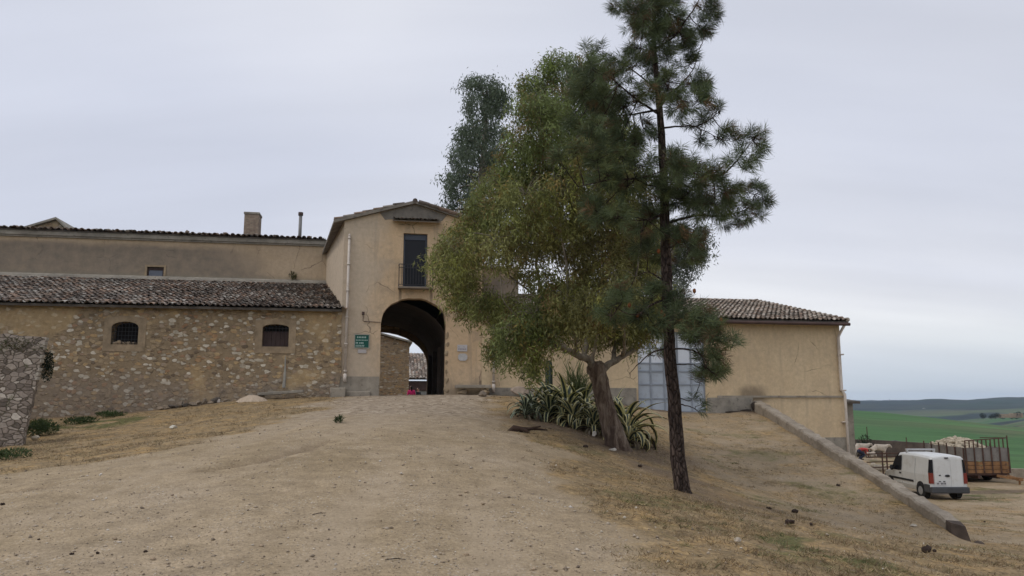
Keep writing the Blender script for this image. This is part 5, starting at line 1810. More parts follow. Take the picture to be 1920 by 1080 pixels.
# dry root on the mound
p = drop(985, 812)
b = MB()
rd = random.Random(2)
for (pts, r) in (([(-.42, 0, .02), (-.28, .0, .10), (-.05, .03, .08), (.18, .1, .10), (.55, .25, .06)], [.05, .085, .06, .035, .015]), ([(-.25, 0, .08), (-.4, -.1, .05), (-.5, -.14, .01)], [.06, .04, .02]), ([(.05, .05, .08), (.2, .0, .12), (.38, .05, .16)], [.04, .03, .015]), ([(-.1, 0, .1), (.0, -.1, .06), (.1, -.14, .02)], [.05, .04, .02])):
    b.tube(pts, r, 7, True, None, .15)
tag(b.build('dry_root', paint('rotten_wood', (.05, .03, .022), .95, .3, 8, bump=.5), None, loc=p, smooth=True), 'dark rotten root lying on the mound left of the agaves', 'root')
b = MB()
b.tube([(0, 0, .02), (.3, .15, .05), (.62, .2, .03)], [.012, .018, .008], 5)
b.tube([(.3, .15, .05), (.38, .02, .09)], [.012, .006], 5)
for (x, y, l, rz) in ((1210, 950, 'thin fallen stick on the bank left of the pine foot', 2.5), (722, 1052, 'dark dry twig lying on the gravel in the foreground', -.3), (585, 968, 'short dark twig on gravel further up the drive', .5)):
    o = b.build('fallen_stick', M_bark_p, None, loc=drop(x, y)); o.rotation_euler = (0, 0, rz); o.scale = (.3, .3, .3)
    tag(o, l, 'stick')

# ------------------------------------------------------------------ signs
def plate(name, x0, x1, y0, y1, col, label, cat, extra=None, rim=None, v=-.03):
    a, zt = fac(x0, y0); c, zb = fac(x1, y1)
    r = empty(name, w_uv((a + c) / 2, v, zb), YAW, label, cat)
    h = (c - a) / 2; ht = zt - zb
    b = MB()
    b.box(-h, h, 0, .027, 0, ht)
    b.build('panel', paint(name + '_face', col, .45, .06), r, bevel=.004)
    if rim:
        b = MB(); e = .035
        b.prism([(-h - e, -e), (h + e, -e), (h + e, ht + e), (-h - e, ht + e)], -.012, .028, [[(-h, 0), (h, 0), (h, ht), (-h, ht)]])
        b.build('frame', paint(name + '_rim', rim, .5, .1), r)
    if extra:
        b = MB()
        for (p0, p1, q0, q1) in extra:
            # a line of weathered lettering: letter-sized strokes
            w = (p1 - p0) * 2 * h; nl = max(3, int(w / .055))
            for k in range(nl):
                uu = -h + 2 * h * p0 + w * k / nl
                b.box(uu, uu + w / nl * .62, -.003, .001, ht * q0, ht * q1)
                if k % 3 == 1: b.box(uu + w / nl * .62, uu + w / nl, -.003, .001, ht * (q0 + (q1 - q0) * .4), ht * (q0 + (q1 - q0) * .6))
        b.build('lettering', paint(name + '_ink', (.40, .52, .48) if col[1] > col[0] * 2 else (.20, .16, .19), .6, .1), r)
    return r


plate('green_sign', 666, 691, 628, 652, (.006, .085, .062), 'green metal sign with pale lettering left of the archway', 'sign',
      [(.15, .84, .76, .88), (.06, .95, .555, .625), (.06, .24, .31, .44), (.32, .66, .31, .42), (.06, .72, .14, .21), (.06, .70, .06, .10)], (.34, .33, .28))
plate('marble_plaque', 671, 687, 655, 662.5, (.44, .41, .40), 'small bare whitish plaque fixed just under the green sign', 'plaque')
plate('white_plaque', 857.5, 876, 646.5, 659, (.48, .46, .46), 'white rectangular plaque with dark lettering right of the archway', 'plaque', [(.1, .9, .28, .42), (.12, .2, .62, .74), (.62, .72, .62, .74)])
a, zt = fac(859, 663); c, zb = fac(876, 676.5)
b = MB(); h = (c - a) / 2; ht = (zt - zb) / 2
oct_ = [(h * q, ht * s) for q, s in ((1, .5), (.6, 1), (-.6, 1), (-1, .5), (-1, -.5), (-.6, -1), (.6, -1), (1, -.5))]
b.prism(oct_, 0, .028)
o = b.build('octagonal_plaque', paint('octagon_face', (.46, .45, .44), .5, .15, 8), None, loc=w_uv((a + c) / 2, -.03, (zt + zb) / 2))
o.rotation_euler = (0, 0, YAW)
tag(o, 'small pale octagonal plaque under the white rectangular plaque', 'plaque')

# ------------------------------------------------------------------ agaves
M_agave = tinted('agave_leaf', .55, .14, 5, .35)


def agave(name, pos, n, Lr, droop, seed, label, tint_y=(.50, .47, .20), wid=.13, elev=(5, 80), az0=0, az1=360):
    r = random.Random(seed)
    b = MB()
    for i in range(n):
        t = (i + .5) / n
        az = R(az0 + (az1 - az0) * ((i * .618034) % 1) + r.uniform(-9, 9))
        el = R(elev[0] + (elev[1] - elev[0]) * t + r.uniform(-8, 8))
        Ln = r.uniform(*Lr) * 1.18 * (1.0 - .15 * t)
        w0 = wid * 1.6 * r.uniform(.8, 1.15)
        dr = droop * r.uniform(.45, 1.5) * (1.15 - .75 * t)
        dead = i < n * .16
        if dead: dr *= 1.5
        hx, hy = math.cos(az), math.sin(az)
        sx, sy = -hy, hx
        px = .05 * hx; py = .05 * hy; pz = .10 + .22 * t
        e = el
        S = 11
        rows = []
        for k in range(S + 1):
            q = k / S
            w = w0 * (.55 + 1.35 * q - 1.0 * q * q) * (1 - q ** 3) if q < 1 else .003
            w = max(w, .004)
            ch = .30 * (1 - q)
            nx, nz = -math.sin(e), math.cos(e)
            row = []
            for s in (-1, -.52, 0, .52, 1):
                lift = abs(s) * w * ch * 1.6
                row.append((px + sx * s * w * .5 + hx * nx * lift, py + sy * s * w * .5 + hy * nx * lift, pz + nz * lift))
            rows.append(row)
            st = Ln / S
            px += hx * math.cos(e) * st; py += hy * math.cos(e) * st; pz += math.sin(e) * st
            e -= R(dr) * (.3 + 1.6 * q) / S * 2
        g = [(.030, .046, .030), (.042, .058, .040), (.025, .038, .028)][r.randrange(3)]
        yv = r.uniform(.75, 1.3)
        yc = tuple(c * yv for c in tint_y)
        if dead: g = (.11, .085, .055); yc = (.17, .135, .085)
        for c in range(4):
            tn = yc if c in (0, 3) else g
            vs = []; fs = []
            for k in range(S + 1):
                vs += [rows[k][c], rows[k][c + 1]]
            for k in range(S): fs.append((2 * k, 2 * k + 1, 2 * k + 3, 2 * k + 2))
            b.add(vs, fs, tn)
    o = b.build(name, M_agave, None, loc=pos, recalc=False, smooth=True)
    o.rotation_euler = (0, 0, r.uniform(0, 6.28) if az1 - az0 >= 360 else 0)
    return tag(o, label, 'agave', 'variegated agaves round the eucalyptus')


def gp(x, D):
    p = at(x, 780, D)
    return Vector((p.x, p.y, H(p.x, p.y) - .05))


AG = [(1000, 23.4, 26, (.7, .95), 75, 'low spiky agave at the left end of the clump', .09, (.30, .33, .20)),
      (1030, 22.9, 26, (.8, 1.1), 80, 'small dark agave second from the clump left end', .10, (.38, .38, .2)),
      (1028, 24.2, 28, (.9, 1.25), 85, 'agave at the back of the clump under the columnar cactus', .11, (.46, .44, .22)),
      (1062, 23.3, 30, (1.0, 1.4), 95, 'broad agave with curling striped leaves left of the trunk', .14, (.55, .50, .22)),
      (1092, 23.9, 30, (1.1, 1.5), 60, 'tall upright striped agave just left of the trunk', .14, (.55, .52, .24)),
      (1075, 22.2, 26, (.7, 1.1), 110, 'drooping agave in front of the clump on the bank edge', .12, (.42, .38, .18)),
      (1112, 21.6, 22, (.6, .9), 110, 'shaded low agave against the left side of the trunk', .10, (.36, .33, .17)),
      (1172, 21.9, 34, (1.2, 1.75), 95, 'large agave with long striped arching leaves right of the trunk', .135, (.58, .53, .24)),
      (985, 22.6, 20, (.55, .8), 80, 'smallest grey-green agave at the far left edge of the clump', .07, (.26, .29, .19)),
      (1050, 24.6, 26, (.9, 1.2), 90, 'agave at the back between the cactus and the yucca', .12, (.52, .48, .23)),
      (1102, 22.6, 26, (.9, 1.3), 120, 'agave with leaves bent down in front of the eucalyptus trunk left side', .13, (.50, .46, .22)),
      (1150, 23.2, 28, (1.0, 1.4), 90, 'agave half hidden behind the eucalyptus trunk', .13, (.58, .54, .26)),
      (1178, 21.0, 22, (.8, 1.2), 130, 'drooping agave low on the right side of the trunk', .11, (.48, .42, .2))]
for i, (x, D, n_, Lr, dr, lab, wd, ty) in enumerate(AG):
    agave('agave', gp(x, D), int(n_ * 1.2), Lr, dr * 1.3, 50 + i, lab, ty, wd)
# columnar cactus
p = gp(1030, 25.5)
b = MB()
ht = at(1030, 676, 25.5).z - p.z
vs = []; fs = []
NS = 14
for k in range(9):
    q = k / 8
    rr = .13 * (1 if q < .9 else .75)
    for s in range(NS):
        a = 2 * PI * s / NS; r2 = rr * (1 if s % 2 else .72)
        vs.append((math.cos(a) * r2, math.sin(a) * r2, ht * q))
for k in range(8):
    for s in range(NS): fs.append((k * NS + s, k * NS + (s + 1) % NS, (k + 1) * NS + (s + 1) % NS, (k + 1) * NS + s))
fs.append(tuple(8 * NS + s for s in range(NS)))
b.add(vs, fs)
tag(b.build('columnar_cactus', paint('cactus_skin', (.045, .062, .048), .7, .2), None, loc=p), 'single dark columnar cactus behind the striped agaves', 'cactus')
# grassy yucca behind, left of the trunk
p = gp(1080, 25.0)
Cc, Dd = [], []
nn_ = 420
q = rng.normal(size=(nn_, 3)) * [.5, .5, .2] + [0, 0, .9]
leaf_mesh('yucca', np.tile([[0, 0, .5]], (nn_, 1)) + rng.normal(size=(nn_, 3)) * [.12, .12, .35], q, rng.uniform(.6, 1.1, nn_), .03, np.array([.10, .12, .05]) * rng.uniform(.6, 1.5, (nn_, 1)), M_leaf, None, 3)
yu = bpy.data.objects['yucca']; yu.location = p
tag(yu, 'thin-leaved yucca behind the agaves under the eucalyptus fork', 'yucca')

# ------------------------------------------------------------------ white van
M_van = paint('white_car_paint', (.60, .61, .60), .35, .06, 1.2, spec=.5, dirt=(.52, .51, .48))
M_trim = paint('black_trim', (.022, .022, .024), .6, .2)
M_bump = paint('grey_bumper', (.06, .063, .068), .6, .15)
M_tyre = paint('tyre', (.018, .018, .018), .9, .2)
M_red = paint('tail_light_red', (.20, .03, .02), .25, .1, spec=.5)
VD = 32.5
vb = at(1781, 930, VD)
van_xy = (vb.x, VD)
zr = H(vb.x, VD); 
vroot = empty('white_van', (vb.x, VD, zr), R(-0.5), 'white panel van parked in the yard with a roof bar', 'van')
vroot.scale = (.90, 1, 1)
b = MB()
hw = .86


def ring(y, zb, zbelt, zroof, wb, wt):
    h = (zroof - zbelt)
    return [(-wb * .93, y, zb), (-wb, y, zb + .18), (-wb * 1.0, y, zbelt), (-wb + (wb - wt) * .55, y, zbelt + h * .55), (-wt - .03, y, zroof - .12), (-wt + .05, y, zroof - .03), (-wt * .5, y, zroof),
            (wt * .5, y, zroof), (wt - .05, y, zroof - .03), (wt + .03, y, zroof - .12), (wb - (wb - wt) * .55, y, zbelt + h * .55), (wb, y, zbelt), (wb, y, zb + .18), (wb * .93, y, zb)]


rings = [ring(0.0, .34, .98, 1.74, .84, .70), ring(.05, .30, .98, 1.79, .86, .74), ring(1.0, .28, .98, 1.83, .86, .74), ring(2.2, .28, .98, 1.83, .86, .73), ring(2.75, .28, .98, 1.78, .86, .70),
         ring(3.05, .28, .97, 1.55, .86, .68), ring(3.42, .28, .94, 1.12, .86, .68), ring(3.5, .28, .92, 1.06, .86, .72), ring(3.95, .30, .82, .92, .82, .66), ring(4.15, .36, .66, .72, .74, .58)]
vs = [p for r in rings for p in r]
m = 14
fs = [(i * m + k, i * m + (k + 1) % m, (i + 1) * m + (k + 1) % m, (i + 1) * m + k) for i in range(len(rings) - 1) for k in range(m)]
fs.append(tuple(range(m))); fs.append(tuple((len(rings) - 1) * m + k for k in range(m)))
b.add(vs, fs)
body = b.build('body', M_van, vroot, bevel=.02)
for (s0, s1, nm) in ((-.66, .115, 0), (.128, .68, 1)):      # asymmetric rear doors
    b = MB()
    b.hexa([(s0, -.022, .52), (s1, -.022, .52), (s1, .02, .52), (s0, .02, .52), (s0 + (.0 if s0 > 0 else .03), -.01, 1.68), (s1 - (.03 if s1 > .3 else 0), -.01, 1.68), (s1 - (.03 if s1 > .3 else 0), .03, 1.68), (s0 + (.0 if s0 > 0 else .03), .03, 1.68)])
    b.build('rear_door', M_van, vroot, bevel=.012)
b = MB()
b.lump((-.055, -.035, .98), (.12, .025, .05), 1, 2, .05)
b.lump((-.40, -.03, 1.0), (.05, .012, .025), 1, 2, .05)
b.box(-.12, .04, -.05, -.0, 1.69, 1.735)
b.build('door_fittings', M_trim, vroot)
b = MB(); b.box(-.62, .78 - .9, -.034, -.021, .60, .73)
lp = b.build('licence_plate', paint('plate_face', (.55, .55, .56), .4, .05), vroot)
b = MB()
for k in range(7):
    if k == 2: continue
    u = -.57 + k * .062; b.box(u, u + .034, -.037, -.033, .63, .70)
for u in (-.47, -.27): b.box(u, u + .09, -.05, -.03, .735, .765)
b.build('plate_marks', M_trim, lp)
for s in (-1, 1):
    b = MB()
    b.hexa([(s * .70, -.035, 1.10), (s * .845, -.02, 1.10), (s * .87, .10, 1.10), (s * .70, .0, 1.10), (s * .68, -.02, 1.64), (s * .74, -.01, 1.64), (s * .79, .10, 1.64), (s * .68, .02, 1.64)])
    b.build('pillar_window', M_glass, vroot)
    b = MB()
    b.hexa([(s * .70, -.037, .66), (s * .862, -.02, .66), (s * .875, .09, .66), (s * .70, .0, .66), (s * .70, -.037, 1.095), (s * .85, -.02, 1.095), (s * .872, .09, 1.095), (s * .70, .0, 1.095)])
    b.build('tail_light', M_red, vroot)
    # cab side window, sliding rail, moulding, mirror
    b = MB()
    X = .872
    b.add([(s * X, 2.38, 1.0), (s * X, 3.28, .99), (s * .79, 2.92, 1.58), (s * .78, 2.42, 1.66), (s * (X - .05), 2.38, 1.0), (s * (X - .05), 3.28, .99), (s * .74, 2.92, 1.58), (s * .73, 2.42, 1.66)],
          [(0, 1, 2, 3), (4, 5, 6, 7), (0, 1, 5, 4), (1, 2, 6, 5), (2, 3, 7, 6), (3, 0, 4, 7)])
    b.build('side_window', M_glass, vroot)
    b = MB(); b.box(min(s * .855, s * .885), max(s * .855, s * .885), 1.35, 3.35, .60, .68)
    b.build('side_moulding', M_trim, vroot)
    b = MB(); b.lump((s * 1.0, 3.0, 1.08), (.10, .07, .13), 4, 2, .1); b.box(min(s * .84, s * .95), max(s * .84, s * .95), 2.97, 3.03, 1.0, 1.05)
    b.build('wing_mirror', M_trim, vroot)
    b = MB(); b.box(min(s * .85, s * .885), max(s * .85, s * .885), 2.40, 2.55, .86, .92)
    b.build('door_handle', M_trim, vroot)
    b = MB()      # seams of door and cargo bay
    for yy in (2.33, 1.2):
        b.bar((s * .861, yy, .45), (s * .861, yy, .99), .012, .012); b.bar((s * .861, yy, .99), (s * .785, yy, 1.62), .012, .012)
    b.build('door_seam', paint('seam_grey', (.30, .30, .30), .6, .1), vroot)
    b = MB()
    b.lump((s * .68, 4.07, .66), (.14, .06, .10), 2, 2, .05)
    b.build('headlight', M_glass, vroot)
    for yy in (.78, 3.42):
        b = MB()
        b.tube([(s * .70, yy, .30), (s * .885, yy, .30)], .30, 20)
        wh = b.build('wheel', M_tyre, vroot, bevel=.03)
        b = MB(); b.tube([(s * .87, yy, .30), (s * .895, yy, .30)], [.19, .17], 16)
        b.build('rim', paint('wheel_steel', (.28, .28, .28), .5, .2), wh)
        b = MB(); b.tube([(s * .62, yy, .32), (s * .868, yy, .32)], .37, 20)
        b.build('wheel_arch', M_trim, vroot)
b = MB(); b.box(-.88, .88, -.13, .03, .27, .53); b.box(-.885, -.80, .03, .50, .27, .62); b.box(.80, .885, .03, .50, .27, .62)
b.build('bumper', M_bump, vroot, bevel=.05)
b = MB(); b.add([(-.70, 2.80, 1.74), (.70, 2.80, 1.74), (.72, 3.42, 1.135), (-.72, 3.42, 1.135), (-.66, 2.80, 1.70), (.66, 2.80, 1.70), (.68, 3.42, 1.10), (-.68, 3.42, 1.10)], [(0, 1, 2, 3), (4, 5, 6, 7), (0, 1, 5, 4), (1, 2, 6, 5), (2, 3, 7, 6), (3, 0, 4, 7)])
b.build('windscreen', M_glass, vroot)
b = MB()
b.bar((-.72, 2.1, 1.93), (.72, 2.1, 1.93), .10, .07)
for s in (-.66, .66): b.box(s - .04, s + .04, 2.05, 2.15, 1.78, 1.9)
b.build('roof_bar', paint('aluminium', (.42, .42, .42), .4, .1), vroot)

# ------------------------------------------------------------------ livestock trailer and its load
TD0 = 40.0
tl = at(1813, 890, TD0); tr_ = at(1893, 890, TD0)
tz = H((tl.x + tr_.x) / 2, TD0 + 1)
Wt = tr_.x - tl.x; Lt = 3.8
t_root = empty('farm_trailer', ((tl.x + tr_.x) / 2, TD0, tz), R(0), 'rusty orange farm trailer with grey sheet sides and rails', 'trailer')
M_orange = paint('rusty_orange_paint', (.25, .135, .062), .9, .32, 2.2, dirt=(.09, .052, .035))
M_rust = paint('rusty_steel', (.085, .048, .036), .85, .35, 4)
M_sheet = paint('grey_sheet', (.20, .185, .17), .75, .18, 1.5, dirt=(.12, .10, .085))
hw = Wt / 2
zA = .50; zB = 1.10; zC = 1.80; zD = 2.20
b = MB()
b.box(-hw, hw, 0, Lt, zA - .1, zA)
b.bar((-.5, -.05, zA - .18), (-.5, Lt, zA - .18), .1, .16); b.bar((.5, -.05, zA - .18), (.5, Lt, zA - .18), .1, .16)
b.build('bed', M_rust, t_root)


def board_side(mat, z0, z1, th, nboards, name, sides=((0, 1), (1, 1), (2, 1), (3, 1))):
    for k, _ in sides:
        b = MB()
        for q in range(nboards):
            a0 = z0 + (z1 - z0) * q / nboards + .012; a1 = z0 + (z1 - z0) * (q + 1) / nboards - .012
            if k == 0: b.box(-hw, hw, -th, .0, a0, a1)
            if k == 1: b.box(-hw, hw, Lt, Lt + th, a0, a1)
            if k == 2: b.box(-hw - th, -hw - .002, .0, Lt, a0, a1)
            if k == 3: b.box(hw + .002, hw + th, .0, Lt, a0, a1)
        b.build(name, mat, t_root)


board_side(M_orange, zA, zB, .04, 3, 'drop_side')
board_side(M_sheet, zB, zC, .025, 1, 'sheet_side')
for u in np.linspace(-hw, hw, 6):
    b = MB(); b.bar((u, -.07, zA + .02), (u, -.07, zC), .05, .05); b.build('post', M_rust, t_root)
for y in np.linspace(0.02, Lt, 6):
    for s in (-1, 1):
        b = MB(); b.bar((s * (hw + .07), y, zA + .02), (s * (hw + .07), y, zC + (.15 if y > 1 else 0)), .05, .05); b.build('post', M_rust, t_root)
b = MB()
b.bar((-hw, -.05, zD - .05), (hw, -.05, zD + .10), .05, .05)
for k, u in enumerate(np.linspace(-hw, hw, 11)):
    b.bar((u, -.05, zC), (u, -.05, zD - .05 + .15 * k / 10 + (.12 if k == 10 else 0)), .045, .045)
b.bar((hw + .03, 0, zD + .1), (hw + .03, Lt * .6, zD), .04, .04)
b.build('rail', M_rust, t_root)
for s in (-1, 1):
    for yy in (1.6,):
        b = MB(); b.tube([(s * (hw - .32), yy, .36), (s * (hw - .06), yy, .36)], .36, 18)
        b.build('wheel', M_tyre, t_root, bevel=.03)
b = MB()
b.bar((.45, -.02, .38), (.95, -.85, .30), .12, .12); b.bar((1.0, 0, .38), (.98, -.85, .30), .1, .1); b.box(.86, 1.06, -1.1, -.84, .22, .38); b.rod((.96, -.95, -.0), (.96, -.95, .3), .05)
b.build('drawbar', M_orange, t_root)
b = MB()
rd = random.Random(9)
for k in range(230):
    fx, fy = rd.uniform(-1, 1), rd.uniform(-1, 1)
    b.lump((fx * (hw - .22), 2.5 + fy * 1.4, zC - .35 + (1 - .6 * fx * fx) * (1 - .6 * fy * fy) * .62 + rd.uniform(-.06, .1)), (rd.uniform(.08, .2), rd.uniform(.08, .2), rd.uniform(.06, .13)), k, 2, .55)
wl = b.build('fleece_pile', paint('raw_fleece', (.43, .37, .28), .95, .4, 6, dirt=(.25, .2, .14), bump=1.0), None, smooth=False, loc=t_root.location)
tag(wl, 'heap of off-white fleeces piled inside the farm trailer', 'pile')

# ------------------------------------------------------------------ yard walls, gate, posts
def slab_wall(name, pts, h, th, mat, label, base=-3.6):
    b = MB()
    for i in range(len(pts) - 1):
        (x0, y0), (x1, y1) = pts[i], pts[i + 1]
        d = Vector((x1 - x0, y1 - y0, 0)).normalized(); nn = Vector((-d.y, d.x, 0)) * th / 2
        z0 = H(x0, min(y0, 57)) + h; z1 = H(x1, min(y1, 57)) + h
        a = Vector((x0, y0, 0)) - d * .0; c = Vector((x1, y1, 0))
        P = [a - nn, c - nn, c + nn, a + nn]
        b.hexa([(p.x, p.y, base) for p in P] + [(P[0].x, P[0].y, z0), (P[1].x, P[1].y, z1), (P[2].x, P[2].y, z1), (P[3].x, P[3].y, z0)])
    o = b.build(name, mat, None)
    return tag(o, label, 'wall')


def gx(x, D):
    p = at(x, 800, D); return (p.x, p.y)


slab_wall('yard_wall', [gx(1598, 60.5), gx(1640, 60.2), gx(1738, 57)], 1.15, .35, paint('dark_render', (.095, .075, .062), .95, .3, 1.2, dirt=(.055, .045, .04)), 'dark rendered wall behind the sheep at the yard edge')
slab_wall('parapet', [gx(1700, 43), gx(1868, 42.4), gx(1990, 41.5), gx(2300, 36)], .55, .35, M_rampwall, 'low grey parapet along the yard edge right of the trailer')
b = MB()
gA = at(1656, 884, 44); gB = at(1700, 880, 44); gz_ = H(gA.x, 44)
g_root = empty('metal_gate', (gA.x, 44, gz_), 0, 'rusty brown metal hurdle standing beside the van nose', 'gate')
w = gB.x - gA.x
for u in (0, .25, w): b.bar((u, 0, 0), (u, 0, 1.35), .06, .06)
for z in (.55, .85, 1.12, 1.3): b.bar((-.9, 0, z - .08), (w, 0, z), .045, .06)
b.build('bars', M_rust, g_root)
for (x, y0, y1, D, lab) in ((1699, 858, 820, 54, 'thin rusty post standing before the dark yard wall'), (1625, 842, 800, 59, 'thin dark post beside the shrub at the yard wall')):
    p = at(x, y1, D); b = MB(); z = H(p.x, D)
    b.tube([(0, 0, -.2), (0, 0, p.z - z)], .035, 6)
    tag(b.build('thin_post', M_rust, None, loc=(p.x, D, z)), lab, 'post')
b = MB()
p = at(1679, 831, 59.8)
b.lump((0, 0, 0), (.55, .3, .18), 3, 2, .3)
tag(b.build('black_tarpaulin', paint('black_plastic', (.012, .013, .018), .4, .2), None, loc=p), 'crumpled black plastic lying on the dark yard wall', 'tarpaulin')
# white sacks or fleece on the ground by the hurdle
for i, (x, y, D, s, lab) in enumerate(((1648, 868, 47, (.42, .3, .2), 'cream sack lying left of the rusty hurdle'), (1637, 866, 49, (.22, .2, .2), 'small pale bundle beside the cream sack'), (1662, 867, 49, (.12, .12, .12), 'white bucket-sized bundle behind the rusty hurdle'), (1600, 838, 60, (.4, .4, .45), 'grey rubble pile against the far corner of the wing'))):
    p = at(x, y, D); z = H(p.x, D)
    b = MB(); b.lump((0, 0, s[2] * .7), s, i + 3, 2, .25)
    tag(b.build('sack' if i < 3 else 'rubble_pile', paint('sack_%d' % i, (.42, .36, .27) if i < 3 else (.25, .23, .2), .9, .2, 6), None, loc=(p.x, D, z)), lab, 'sack' if i < 3 else 'rubble')


# ------------------------------------------------------------------ figures: one skinned surface each
def skin(name, chains, mat, parent=None, loc=None, rot=0.0, sub=2, root=0):
    """chains: lists of (key, x, y, z, r); equal keys are the same joint."""
    idx = {}; vs = []; rs = []; es = []
    for ch in chains:
        prev = None
        for (k, x, y, z, r) in ch:
            if k not in idx:
                idx[k] = len(vs); vs.append((x, y, z)); rs.append(r)
            i = idx[k]
            if prev is not None: es.append((prev, i))
            prev = i
    me = bpy.data.meshes.new(name)
    me.from_pydata(vs, es, [])
    o = bpy.data.objects.new(name, me)
    COL.objects.link(o)
    md = o.modifiers.new('skin', 'SKIN'); md.use_smooth_shade = True
    sv = me.skin_vertices
    if not sv:
        bm = bmesh.new(); bm.from_mesh(me); bm.verts.layers.skin.verify(); bm.to_mesh(me); bm.free()
    for i, r in enumerate(rs):
        me.skin_vertices[0].data[i].radius = (r, r)
        me.skin_vertices[0].data[i].use_root = (i == root)
    s = o.modifiers.new('smooth', 'SUBSURF'); s.levels = sub; s.render_levels = sub
    me.materials.append(mat)
    o.parent = parent
    if loc is not None: o.location = loc
    o.rotation_euler = (0, 0, rot)
    return o


def hand(pref, w, d, up, s=1.0):
    """Five short finger chains from the wrist end w, along d; returns chains."""
    w = Vector(w); d = Vector(d).normalized(); up = Vector(up).normalized(); sd = d.cross(up).normalized()
    out = []
    for i, (o_, L_, r) in enumerate(((-.028, .075, .009), (-.010, .085, .0095), (.009, .080, .009), (.027, .062, .008))):
        b0 = w + d * .075 + sd * o_
        b1 = b0 + d * L_ * .55 - up * .012; b2 = b0 + d * L_ * .9 - up * .035
        out.append([(pref + 'p', *(w + d * .04), .026), ('%sf%da' % (pref, i), *b0, r * 1.2), ('%sf%db' % (pref, i), *b1, r), ('%sf%dc' % (pref, i), *b2, r * .8)])
    t0 = w + d * .03 - sd * .035; t1 = t0 + d * .035 - sd * .02
    out.append([(pref + 'p', *(w + d * .04), .026), (pref + 't0', *t0, .012), (pref + 't1', *t1, .0095)])
    return out


M_skin = paint('skin', (.42, .25, .18), .6, .06)


